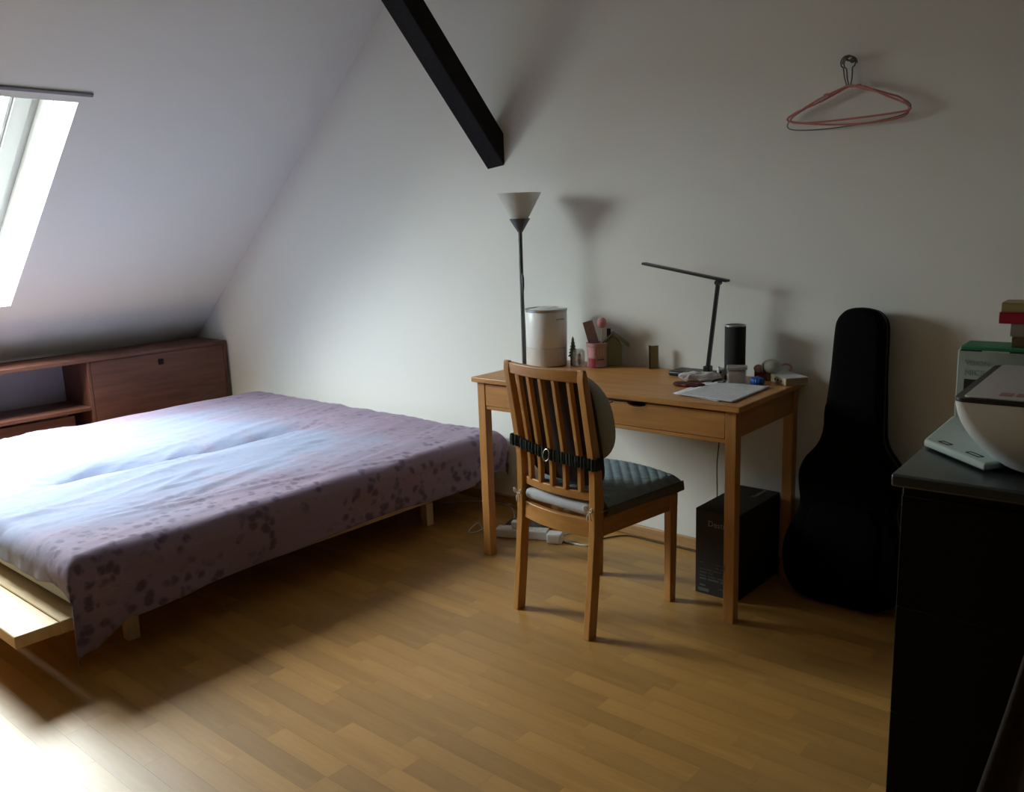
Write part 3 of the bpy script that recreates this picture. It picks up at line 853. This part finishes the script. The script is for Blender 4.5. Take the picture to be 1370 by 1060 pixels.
for k in range(3): obj('cream_mark', patch(BM(), .0412, .05+.27*k, .17+.27*k, .048, .080, 3), 'page_cream', cup)
obj('dark_mark', patch(BM(), .0412, 0, .75, .032, .037), 'print_dim', cup)
Mv = Matrix.Rotation(vd+PI/2, 4, 'Z')
t = obj('note_card', bx(-.021, .021, -.002, .002, -.012, .098), 'mauve_card', mtx=Matrix.Translation(CP+Vector((-.014, .0, .092))) @ Mv @ Matrix.Rotation(-.26, 4, 'Y') , bevel=.001)
tag(t, 'mauve patterned card sticking up tilted out of the pink cup', 'card')
t = thing('lollipop', 'round pink lollipop standing in the pen cup', 'lollipop', CP+Vector((.012, .010, .02)))
obj('head', sphere(BM(), (.004, .004, .160), .020, .020, .022, 18, 12), 'pink_soft', t, smooth=180)
obj('stick', tube(BM(), [(0, 0, 0), (.003, .003, .14)], .002, 8), 'white_plastic', t)
# green house ornament behind the cup
p = desk_at(823, 487.5); p.y = min(p.y, .492); p.x += .012
t = thing('house_ornament', 'moss green house ornament with sloping roof behind the pink cup', 'ornament', p, vd+PI/2)
obj('body', prism(BM(), [(-.036, 0), (.030, 0), (.030, .085), (-.004, .128), (-.036, .095)], -.022, .022, lambda a, c, d_: Vector((a, d_, c))), 'moss_green', t, bevel=.002)
b = BM()
prism(b, [(-.008, .128), (-.004, .140), (.062, .086), (.060, .076)], -.030, .030, lambda a, c, d_: Vector((a, d_, c)))
prism(b, [(-.008, .128), (-.004, .140), (-.050, .100), (-.050, .090)], -.030, .030, lambda a, c, d_: Vector((a, d_, c)))
rf = obj('roof', b, 'moss_roof', t, bevel=.0015, seg=1)
obj('chimney', bx(-.030, -.014, -.008, .008, .112, .152), 'tree_base', rf)
# olive strip
p = desk_at(874, 493.5)
t = thing('olive_holder', 'small upright olive glass strip standing on the desk by the wall', 'ornament', p, vd+PI/2+.2)
obj('panel', bx(-.012, .020, -.004, .004, .004, .092), 'olive_card', t, bevel=.001)
obj('dark_edge', bx(-.018, -.0125, -.005, .005, 0, .094), 'tree_base', t, bevel=.001)
obj('foot', bx(-.012, .022, -.006, .006, 0, .0038), 'olive_card', t)

# desk lamp
pb = at(929, 497, 2, DH+.01)
LY = .438
s0, s1 = at(947, 494, 1, LY), at(961, 376, 1, LY)
a0, a1 = at(861, 352.5, 1, LY), at(974, 376, 1, LY)
dlp = thing('desk_lamp', 'black folding LED desk lamp with flat bar head and square base', 'lamp', (s0.x-.035, LY, ZD))
O = Vector((s0.x-.035, LY, ZD))
obj('base', bx(-.105, .055, -.052, .048, 0, .019), 'black_plastic', dlp, bevel=.007, seg=3)
obj('hinge', bx(.022, .048, -.016, .016, .0185, .042), 'black_plastic', dlp, bevel=.004)
def bar(bm, A_, B_, w, hgt):
    A_, B_ = Vector(A_), Vector(B_); t_ = (B_-A_).normalized(); s_ = Vector((0, 1, 0)); n_ = t_.cross(s_)
    vs = [bm.verts.new(P_+s_*w*i+n_*hgt*j_) for P_ in (A_, B_) for i, j_ in ((-1, -1), (1, -1), (1, 1), (-1, 1))]
    for f in ((0, 3, 2, 1), (4, 5, 6, 7), (0, 1, 5, 4), (1, 2, 6, 5), (2, 3, 7, 6), (3, 0, 4, 7)): bm.faces.new([vs[i] for i in f])
    return bm
obj('stem', bar(BM(), (s0.x-O.x, 0, .034), s1-O, .009, .0055), 'black_plastic', dlp, bevel=.002)
obj('joint', tube(BM(), [(s1.x-O.x, -.012, s1.z-O.z-.006), (s1.x-O.x, .012, s1.z-O.z-.006)], .010, 14), 'black_plastic', dlp, smooth=40)
obj('light_bar', bar(BM(), a0-O, a1-O, .016, .0045), 'black_plastic', dlp, bevel=.002)

# speaker
t = thing('speaker', 'black mesh cylinder speaker with silver top ring on the desk', 'speaker', (.882, .437, ZD))
obj('body', lathe(BM(), [(0, 0), (.036, 0), (.0375, .003), (.0375, .196), (0, .196)], 40), 'speaker_mesh', t, smooth=40)
obj('top_ring', lathe(BM(), [(.033, .1962), (.0382, .1962), (.0382, .201), (.033, .201)], 40), 'silver', t, smooth=40)
obj('top_plate', lathe(BM(), [(0, .1963), (.0328, .1963), (.0328, .2), (.030, .199), (0, .199)], 40), 'black_plastic', t, smooth=40)

# white cat head trinket
p = desk_at(961, 500); p.y = min(p.y, .46); p = Vector((.828, .452, ZD))
t = thing('cat_trinket', 'small white cat head trinket with two black eyes by the lamp', 'ornament', p, vd+PI/2)
b = bx(-.022, .022, -.012, .012, .006, .036)
obj('head', b, 'white_plastic', t, bevel=.006, seg=3)
for sx in (-1, 1):
    obj('ear', prism(BM(), [(sx*.020, .034), (sx*.008, .034), (sx*.017, .045)], -.006, .006, lambda a, c, d_: Vector((a, d_, c))), 'white_plastic', t)
    obj('eye', sphere(BM(), (sx*.011, -.0125, .022), .0042, .002, .0042, 10, 6), 'black_plastic', t, smooth=180)
obj('foot', bx(-.018, .018, -.010, .010, 0, .006), 'white_plastic', t)
# crumpled tissue pack
def crumple(hx, hy, hz, n_, seed, amp):
    b = BM(); sphere(b, (0, 0, 0), hx, hy, hz, n_, n_//2, .7)
    for v in b.verts:
        v.co += v.co.normalized()*amp*noise.noise(v.co*55+Vector((seed, 0, 0)))*1.6
        v.co.z = max(v.co.z+hz, 0)
    return b
p = at(945, 505, 2, DH+.01)
t = obj('tissue_pack', crumple(.075, .030, .016, 28, 3, .008), 'tissue', loc=(p.x-.01, p.y-.03, ZD), rot=(0, 0, .55))
tag(t, 'crumpled white and pink tissue packet lying behind the papers', 'tissue pack')
p = desk_at(917, 519)
t = obj('fabric_pouch', crumple(.056, .026, .007, 24, 8, .004), 'red_pouch', loc=(p.x-.005, p.y+.03, ZD), rot=(0, 0, .15))
tag(t, 'dark red patterned flat pouch lying beside the paper sheets', 'pouch')
# clear box with beads
p = desk_at(985, 512)
t = thing('clear_box', 'small clear lidded box of pinkish bits in front of the speaker', 'box', (p.x+.008, p.y-.012, ZD), .45)
obj('contents', bx(-.030, .030, -.024, .024, .003, .038), 'jar_fill', t, bevel=.004)
obj('shell', bx(-.034, .034, -.028, .028, 0, .052), 'clear_plastic', t, bevel=.004)
obj('lid', bx(-.036, .036, -.030, .030, .0522, .062), 'jar_lid', t, bevel=.003)
# blue ball-like clip
p = desk_at(1010, 516)
t = thing('blue_clip', 'bright blue ribbed plastic knob lying by the papers', 'clip', (p.x, p.y+.018, ZD))
b = BM(); n_ = 14
for k in range(n_):
    a = 2*PI*k/n_
    sphere(b, (.018*math.cos(a), .013*math.sin(a), .013), .009, .009, .013, 8, 6)
obj('ribs', b, 'blue_plastic', t, smooth=180)
obj('cap', sphere(BM(), (0, 0, .016), .020, .015, .014, 16, 10), 'blue_plastic', t, smooth=180)
# white punched book / box at the right end of the desk
pa, pb2 = desk_at(1022, 507), desk_at(1051, 517)
dirv = (pb2-pa); ang = math.atan2(dirv.y, dirv.x)
wb = thing('white_booklet', 'off white booklet with punched holes at the end of the desk', 'booklet', (pb2.x, pb2.y, ZD), ang)
ob = obj('block', bx(-.165, 0, 0, .085, 0, .024), 'page_cream', wb, bevel=.001, seg=1)
obj('cover', bx(-.167, .001, -.001, .087, .0243, .026), 'white_plastic', wb)
for k, xk in enumerate((-.075, -.055, -.030)):
    obj('punch_hole', tube(BM(), [(xk, -.0012, .013), (xk, .0005, .013)], .0042 if k < 2 else .003, 10), 'black_matte', wb)
# toy on the booklet
p = at(1043, 496, 2, DH+.03)
vr = Matrix.Rotation(vd+PI/2, 4, 'Z')
t = thing('plush_toy', 'small round white plush toy with pink ends lying on the booklet', 'toy', (pb2.x-.085, pb2.y+.075, ZD+.0262), .25)
obj('body', sphere(BM(), (0, 0, .026), .036, .026, .026, 24, 14), 'toy_white', t, smooth=180)
obj('head', sphere(BM(), (-.046, -.006, .017), .018, .015, .015, 16, 10), 'toy_pink', t, smooth=180)
obj('collar', tube(BM(), [(-.030+.0*k, .019*math.cos(2*PI*k/18), .020+.017*math.sin(2*PI*k/18)) for k in range(18)], .003, 6, True), 'print_grey', t, smooth=180)
obj('tail', tube(BM(), catmull([(.030, 0, .030), (.050, .004, .036), (.066, .006, .026), (.060, .006, .010)], 5), .004, 6), 'toy_pink', t, smooth=180)
t = obj('little_box', bx(-.030, .030, -.012, .012, 0, .050), 'brown_box', loc=(.975, .476, ZD), rot=(0, 0, .1), bevel=.002)
tag(t, 'little brown red patterned box standing behind the plush toy', 'box')
# black cord scribble beside the tissue pack
p = at(958, 510, 2, DH)
b = BM(); tube(b, catmull([(.905-.06, .335, ZD+.004), (.865, .352, ZD+.012), (.885, .352, ZD+.010), (.890, .335, ZD+.004), (.872, .325, ZD+.004)], 6), .004, 6)
tag(obj('black_cable_end', b, 'black_plastic', smooth=180), 'short curled black cable end between tissue pack and papers', 'cable')
# papers
def paper_sheet(label, corners, dz, mat):
    n_ = 16; b = BM(); rows = []
    A_, B_, C_, D_ = corners
    for i in range(n_+1):
        row = []
        for k in range(n_+1):
            u_, v_ = i/n_, k/n_
            P_ = (A_*(1-u_)+B_*u_)*(1-v_)+(D_*(1-u_)+C_*u_)*v_
            row.append(b.verts.new((P_.x, P_.y, ZD+dz+.0010*(1+noise.noise((P_.x*9, P_.y*9, dz*90)))+.004*max(0, u_+v_-1.75))))
        rows.append(row)
    for i in range(n_):
        for k in range(n_): b.faces.new((rows[i][k], rows[i+1][k], rows[i+1][k+1], rows[i][k+1]))
    o = obj('paper_sheet', b, mat, smooth=180); m_ = o.modifiers.new('t', 'SOLIDIFY'); m_.thickness = .0004
    tag(o, label, 'paper'); return o
c1 = [desk_at(*q) for q in ((903, 529), (981, 540), (1031, 519), (964, 511))]
c2 = [desk_at(*q) for q in ((900, 527), (962, 538), (1012, 515), (955, 508))]
for q in c1+c2: q.y = max(q.y, .0)
paper_sheet('white printed paper sheet lying underneath on the desk corner', c2, .0002, 'paper')
paper_sheet('white printed paper sheet lying on top with lines of grey text', c1, .0034, 'printed_paper')
# black strap with loop out of the drawer
q0, q1 = at(808, 538, 1, -.03), at(842, 535, 1, -.005)
b = BM()
tube(b, catmull([(q1.x+.02, .0, DH-.022), (q1.x, -.012, DH-.021), (q0.x+.045, -.024, DH-.020), (q0.x+.03, -.028, DH-.018), (q0.x+.005, -.03, DH-.026), (q0.x, -.031, DH-.034), (q0.x+.012, -.03, DH-.034), (q0.x+.035, -.027, DH-.024)], 6), .0024, 6)
tag(obj('key_strap', b, 'black_plastic', smooth=180), 'thin black looped strap poking out of the desk drawer', 'strap')

# ------------------------------------------------------------------ under the desk
ps = thing('power_strip', 'white power strip lying on the floor between desk leg and chair', 'power strip', (.0, .245, .0006), math.radians(24))
obj('housing', bx(-.115, .115, -.028, .028, 0, .040), 'white_plastic', ps, bevel=.006, seg=3)
for xk in (-.075, -.025, .025, .075):
    obj('socket', lathe(BM(), [(.019, .0402), (.021, .0402), (.021, .0415), (.019, .0415)], 20, (xk, 0, 0)), 'cord_white', ps)
obj('plug', bx(-.046, -.006, -.016, .016, .042, .072), 'white_plastic', ps, bevel=.005)
t = thing('power_adapter', 'white power adapter block on the floor beside the power strip', 'adapter', (.155, .275, .0006), .4)
obj('block', bx(-.032, .032, -.024, .024, 0, .044), 'white_plastic', t, bevel=.005)
obj('plug_face', bx(-.022, .022, -.0265, -.0245, .008, .036), 'cord_white', t)
def cord(name, pts, r_, mat, label):
    b = BM(); tube(b, catmull(pts, 8), r_, 6)
    o = obj(name, b, mat, smooth=180); tag(o, label, 'cable'); return o
def fp(u, v, z=.004): q = at(u, v, 2, z); return (q.x, min(q.y, WY-.03), z)
cord('cable', [(.020, WY-.02, .60), (.018, WY-.03, .45), (-.02, .46, .30), (-.035, .36, .16), (-.030, .275, .10), (-.024, .236, .076)], .0024, 'cord_white', 'white cable hanging behind the desk down to the power strip')
cord('cable', [fp(592, 673), fp(620, 671), fp(642, 671), fp(662, 667), fp(690, 676), (-.10, .30, .01), (-.10, .215, .02)], .0026, 'cord_white', 'white cable running along the floor from under the bed')
cord('cable', [(-.105, .19, .022), (-.16, .18, .004), fp(640, 700), fp(627, 711), fp(637, 712), fp(655, 704), (-.13, .17, .004), (-.112, .188, .012)], .0024, 'cord_white', 'white looped cable curling on the floor beside the desk leg')
cord('cable', [(.10, .305, .022), (.125, .33, .01), fp(735, 722), fp(752, 716), fp(775, 712), (.29, .44, .004)], .0026, 'cord_white', 'pale cable curling on the floor under the chair')
cord('cable', [fp(747, 722), fp(765, 727), fp(785, 730), fp(802, 727), (.33, .36, .004)], .0045, 'white_plastic', 'thick white cable lying on the floor behind the chair legs')
cord('cable', [fp(800, 722), fp(830, 717), fp(850, 717), fp(880, 722), fp(905, 727), fp(935, 733), (.80, .50, .004)], .0028, 'cord_dark', 'thin dark cable running along the floor to the black carton')
p1, p2 = at(961, 588, 1, WY-.02), at(960, 640, 1, WY-.02)
cord('cable', [(p1.x, WY-.02, .66), (p1.x+.004, WY-.018, .5), (p1.x-.004, WY-.02, .38), (p2.x, WY-.022, .25), (p2.x-.01, WY-.02, .12)], .0022, 'cord_dark', 'thin dark cable hanging down the wall behind the desk')

# black carton
cb = thing('carton', 'black carton box with grey lettering standing under the desk', 'box', (.868, .182, 0))
obj('box_body', bx(0, .165, 0, .335, .0006, .315), 'carton_black', cb, bevel=.0015, seg=1)
obj('flap', bx(.001, .164, .001, .167, .3152, .3162), 'carton_black', cb); obj('flap', bx(.001, .164, .169, .334, .3152, .3162), 'carton_black', cb)
MF = Matrix(((1, 0, 0, 0), (0, 0, -1, -.0006), (0, 1, 0, 0), (0, 0, 0, 1)))
text_mesh('lettering', 'Destinew', .030, 'print_grey', cb, Matrix.Translation((.048, 0, .258)) @ MF)
b = BM(); rr = random.Random(5)
for k in range(9):
    z = .13-.0125*k
    x = .018
    while x < .145:
        w_ = rr.uniform(.012, .05); 
        if rr.random() < .7: box(b, x, min(x+w_, .15), -.0008, -.0002, z, z+rr.choice((.002, .003, .006)))
        x += w_+.007
obj('small_print', b, 'print_dim', cb)['kind'] = 'stuff'
obj('badge', bx(.012, .055, -.0008, -.0002, .010, .022), 'print_dim', cb)
MT_ = Matrix.Translation((.118, .225, .3166)) @ Matrix.Rotation(PI/2, 4, 'Z')
text_mesh('lettering', 'Destinew', .026, 'print_grey', cb, MT_)

# ------------------------------------------------------------------ guitar bag
gb = thing('guitar_case', 'black guitar case leaning upright against the wall beside the desk', 'guitar case', (1.322, .395, 0))
half = [(0, .0), (.10, .004), (.165, .030), (.200, .085), (.210, .16), (.196, .235), (.168, .30), (.158, .345), (.166, .40), (.168, .45), (.150, .50), (.115, .545), (.098, .585), (.094, .63), (.092, .68), (.086, .80), (.082, .93), (.076, .975), (.056, 1.003), (.03, 1.014), (0, 1.017)]
outl = [Vector(q+(0,)) for q in half]
sm = catmull(outl, 4)
right = [(q.x, q.y) for q in sm]
left = [(-q[0], q[1]) for q in right[-2:0:-1]]
poly = right+left
def shape_bag(inset_levels):
    b = BM(); rings = []
    for ins, t_ in inset_levels:
        ring = []
        n_ = len(poly)
        for i, (x, z) in enumerate(poly):
            x0_, z0_ = poly[i-1]; x1_, z1_ = poly[(i+1) % n_]
            tx, tz = x1_-x0_, z1_-z0_; l_ = math.hypot(tx, tz) or 1
            nx_, nz_ = tz/l_, -tx/l_
            ring.append(b.verts.new((x-nx_*ins, t_*(1.0 if z < .56 else max(.72, 1-(z-.56)*1.2)), max(z-nz_*ins, .0))))
        rings.append(ring)
    n_ = len(poly)
    for a, c in zip(rings, rings[1:]):
        for i in range(n_): b.faces.new((a[i], a[(i+1) % n_], c[(i+1) % n_], c[i]))
    b.faces.new(rings[0][::-1]); b.faces.new(rings[-1]); return b
lean = math.radians(-4.6)
RB = Matrix.Rotation(lean, 4, 'X')
obj('shell', shape_bag([(.022, -.062), (.010, -.058), (.003, -.048), (0, -.030), (0, .030), (.003, .048), (.010, .058), (.022, .062)]), 'case_black', gb, mtx=RB, smooth=60)
obj('zip_band', shape_bag([(-.002, -.020), (-.0025, -.012), (-.0025, -.008), (-.002, 0)]), 'case_trim', gb, mtx=RB, smooth=60)
pk = BM(); sphere(pk, (0, -.064, .22), .125, .014, .145, 24, 14, .6)
obj('front_pocket', pk, 'case_black', gb, mtx=RB, smooth=180)
hd = BM(); tube(hd, catmull([(-.092, 0, .60), (-.101, 0, .615), (-.103, 0, .645), (-.100, 0, .68), (-.088, 0, .70)], 6), .006, 8)
obj('side_handle', hd, 'case_trim', gb, mtx=RB, smooth=180)

# ------------------------------------------------------------------ hangers on the wall
NP = at(1139, 80, 1, WY-.012)
t = thing('wall_hook', 'small dark metal hook on the white wall carrying the hangers', 'hook', (NP.x, WY, NP.z))
obj('plate', lathe(BM(), [(0, 0), (.009, 0), (.008, .004), (0, .005)], 16), 'hook_metal', t, rot=(PI/2, 0, 0), smooth=40)
obj('peg', tube(BM(), catmull([(0, -.003, 0), (0, -.03, -.004), (0, -.05, -.003), (0, -.056, .008)], 5), .0035, 8), 'hook_metal', t, smooth=180)
def hanger(label, px, yo, mat, hookm, closed_hook, r_, hk=1):
    ap = [at(u, v, 1, WY-yo) for u, v in px]
    o0 = Vector((NP.x, WY-yo, NP.z+.004))
    h_ = thing('hanger', label, 'hanger', o0, group=None)
    pts = [a-o0 for a in ap]
    b = BM()
    tube(b, catmull(pts+[pts[0]], 6)[:-1], r_, 8, True)
    obj('body', b, mat, h_, smooth=180)
    neck = pts[0]
    b = BM()
    R_ = .021
    cz = -R_+.0055; 
    cx_ = 0
    arc = [Vector((cx_+hk*R_*math.cos(a), 0, cz+R_*math.sin(a))) for a in [math.radians(q) for q in (-5, 30, 60, 90, 120, 150, 180, 210, 235)]]
    if hk < 0: pass
    arc.append((arc[-1]+neck)/2+Vector((-.002*hk, 0, 0))); arc.append(neck)
    tube(b, catmull(arc, 4), .0022, 8)
    obj('hook', b, hookm, h_, smooth=180)
    # notches for straps
    for q in (pts[1], pts[-1]):
        m_ = neck*.35+q*.65
        obj('notch', sphere(BM(), (m_.x, m_.y, m_.z+.003), .012, r_*1.3, r_*1.5, 10, 6), mat, h_, smooth=180)
    return h_
hanger('pink coated hanger nearest the wall hook tip with its lower bar tilted up', [(1133, 115), (1092, 135), (1060, 157), (1066, 165), (1120, 161), (1208, 149), (1214, 140), (1186, 128), (1156, 116)], .046, 'hanger_pink', 'hook_metal', False, .0033)
hanger('pink coated hanger with sagging lower bar between the two others', [(1138, 114), (1098, 136), (1063, 152), (1058, 163), (1130, 167), (1200, 158), (1216, 146), (1204, 130), (1166, 121)], .032, 'hanger_pink', 'hook_metal', False, .0033, -1)
hanger('thin grey green wire hanger behind the pink ones', [(1136, 116), (1100, 134), (1062, 156), (1057, 173), (1110, 172), (1196, 157), (1218, 144), (1208, 132), (1164, 118)], .018, 'hanger_green', 'hook_metal', False, .0019)

# ------------------------------------------------------------------ black chest of drawers at the right
DA = math.radians(2.8); DZ = .90
dres = thing('chest_of_drawers', 'black chest of drawers with the white printer on top', 'dresser', (1.89, -1.016, 0), DA)
DWD, DDP = .98, .66
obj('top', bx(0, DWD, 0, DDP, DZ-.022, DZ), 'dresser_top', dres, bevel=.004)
obj('carcass', bx(.014, DWD-.014, .020, DDP-.01, .03, DZ-.0225), 'dresser_black', dres, bevel=.003)
for k in range(4):
    z0 = .07+.198*k
    d_ = obj('drawer', bx(.0145, DWD-.0145, .016, .0195, z0, z0+.1975), 'dresser_black', dres, bevel=.003)
for xk in (.02, DWD-.06):
    for yk in (.04, DDP-.06): obj('foot', bx(xk, xk+.04, yk, yk+.04, 0, .0298), 'dresser_black', dres)
DMX = Matrix.Translation((1.89, -1.016, 0)) @ Matrix.Rotation(DA, 4, 'Z')
def dloc(x, y, z): return DMX.inverted() @ Vector((x, y, z))
# flat white case lying partly under the printer
fc = thing('flat_case', 'flat white plastic case with black outlined slots beside the printer', 'case', (1.885, -.821, DZ+.0006))
cpoly = [(0, 0), (.126, -.114), (.148, -.08), (.150, .19), (-.010, .222)]
b = prism(BM(), cpoly, .003, .017, lambda x, y, z: Vector((x, y, z)))
obj('case_body', b, 'carton_white', fc, bevel=.004)
obj('foot', bx(.03, .13, .0, .17, 0, .003), 'printer_trim', fc)
for xk, w_ in ((.028, .028), (.105, .035)):
    b = BM(); frame(b, 0, w_, 0, .011, .0016, 0, .0008)
    obj('slot_outline', b, 'black_matte', fc, mtx=Matrix.Translation((xk*.75+.004, -xk*.67+.012, .0171)) @ Matrix.Rotation(-.73, 4, 'Z'))

# printer
pr0 = Vector((1.968, -.972, DZ+.0006))
prt = thing('printer', 'white inkjet printer with dark rimmed lid and tapered rounded body', 'printer', pr0, DA)
PW, PD, PH = .43, .36, .122
def rrect(w0, w1, d0, d1, rad, n_=6):
    out = []
    for cx_, cy_, a0_ in ((w1-rad, d0+rad, -PI/2), (w1-rad, d1-rad, 0), (w0+rad, d1-rad, PI/2), (w0+rad, d0+rad, PI)):
        for k in range(n_+1):
            a = a0_+PI/2*k/n_; out.append((cx_+rad*math.cos(a), cy_+rad*math.sin(a)))
    return out
b = BM(); rings = []
for t_ in [k/14 for k in range(15)]:
    z = PH*t_
    ins = .072*(1-t_)**2.1 if t_ > .02 else .085
    rad = .055*(1-t_)+.012
    rings.append([b.verts.new((x, y, z)) for x, y in rrect(ins, PW-ins, ins*.55, PD-ins*.55, rad)])
for a, c in zip(rings, rings[1:]):
    for i in range(len(a)): b.faces.new((a[i], a[(i+1) % len(a)], c[(i+1) % len(c)], c[i]))
b.faces.new(rings[0][::-1]); b.faces.new(rings[-1])
obj('body', b, 'printer_white', prt, smooth=50)
b = BM(); prism(b, rrect(-.001, PW+.001, -.001, PD+.001, .014), PH+.0004, PH+.007, lambda x, y, z: Vector((x, y, z)))
obj('rim', b, 'printer_trim', prt)
b = BM(); prism(b, rrect(.012, PW-.012, .004, PD-.010, .012), PH+.0072, PH+.010, lambda x, y, z: Vector((x, y, z)))
ld = obj('lid', b, 'printer_lid', prt, bevel=.001, seg=1)
b = BM()
for xk, w_ in ((.058, .018), (.082, .014), (.102, .075), (.19, .03)): box(b, xk, xk+w_, .030, .056, PH+.0102, PH+.0106)
obj('pink_label', b, 'toy_pink', ld)

# white carton with green lid
ct = thing('shoe_carton', 'pale carton with green top behind the printer', 'box', (1.878, -.598, DZ+.0006), DA)
obj('box_body', bx(0, .36, 0, .085, 0, .152), 'carton_white', ct, bevel=.002)
obj('green_top', bx(.004, .361, .001, .086, .1522, .1600), 'carton_green', ct, bevel=.002)
obj('tear_line', bx(.004, .042, -.0006, .0, .1500, .1524), 'carton_dark', ct)
obj('tear_line', bx(.090, .170, -.0006, .0, .1500, .1524), 'carton_dark', ct)
MB_ = Matrix(((1, 0, 0, 0), (0, 0, -1, -.0006), (0, 1, 0, 0), (0, 0, 0, 1)))
text_mesh('lettering', 'VISION', .014, 'print_soft', ct, Matrix.Translation((.014, 0, .122)) @ MB_)
text_mesh('lettering', 'MICRO', .016, 'print_soft', ct, Matrix.Translation((.014, 0, .102)) @ MB_)
obj('dark_panel', bx(.014, .080, -.0008, -.0001, .030, .094), 'carton_dark', ct)
# books on the carton
z = DZ+.0006+.1604
bxp = at(1352, 460, 1, -.575)
def book(label, x0, th, cover, depth, w_, rz):
    global z
    t = thing('book', label, 'book', (x0, -.583, z), DA+rz, None)
    obj('pages', bx(.004, w_-.004, .003, depth-.003, .0022, th-.0022), 'page_cream', t)
    b = BM(); box(b, 0, w_, 0, depth, 0, .002); box(b, 0, w_, 0, depth, th-.002, th); box(b, 0, w_, 0, .0028, .002, th-.002)
    obj('cover', b, cover, t, bevel=.0008, seg=1)
    z += th+.0004
book('brown spined book at the bottom of the small stack on the carton', bxp.x+.003, .020, 'book_brown', .070, .19, .0)
book('grey covered book second from the bottom of the stack on the carton', bxp.x-.001, .024, 'book_grey', .072, .19, .02)
book('bright red book in the stack on the carton', bxp.x-.022, .022, 'book_red', .074, .21, -.02)
book('olive tan notebook lying on top of the red book', bxp.x-.019, .018, 'book_tan', .072, .20, .01)

# dark brown cloth hanging down the front of the chest
b = BM(); n_ = 40; rows = []
for i in range(n_+1):
    u_ = i/n_; row = []
    for k in range(25):
        v_ = k/24; z_ = .74-.70*v_
        half_ = .02+.20*v_**1.1
        x_ = .245+(u_-.5)*2*half_*.9+.04*v_
        y_ = -.016-.012*(1+math.sin(u_*22+v_*1.5))*(.3+v_)-.012*v_
        row.append(b.verts.new((x_, y_, z_)))
    rows.append(row)
for i in range(n_):
    for k in range(24): b.faces.new((rows[i][k], rows[i+1][k], rows[i+1][k+1], rows[i][k+1]))
hc = obj('hanging_cloth', b, 'brown_cloth', loc=(1.89, -1.016, 0), rot=(0, 0, DA), smooth=180)
md = hc.modifiers.new('t', 'SOLIDIFY'); md.thickness = .003
tag(hc, 'dark brown cloth hanging in folds against the front of the black chest', 'cloth')
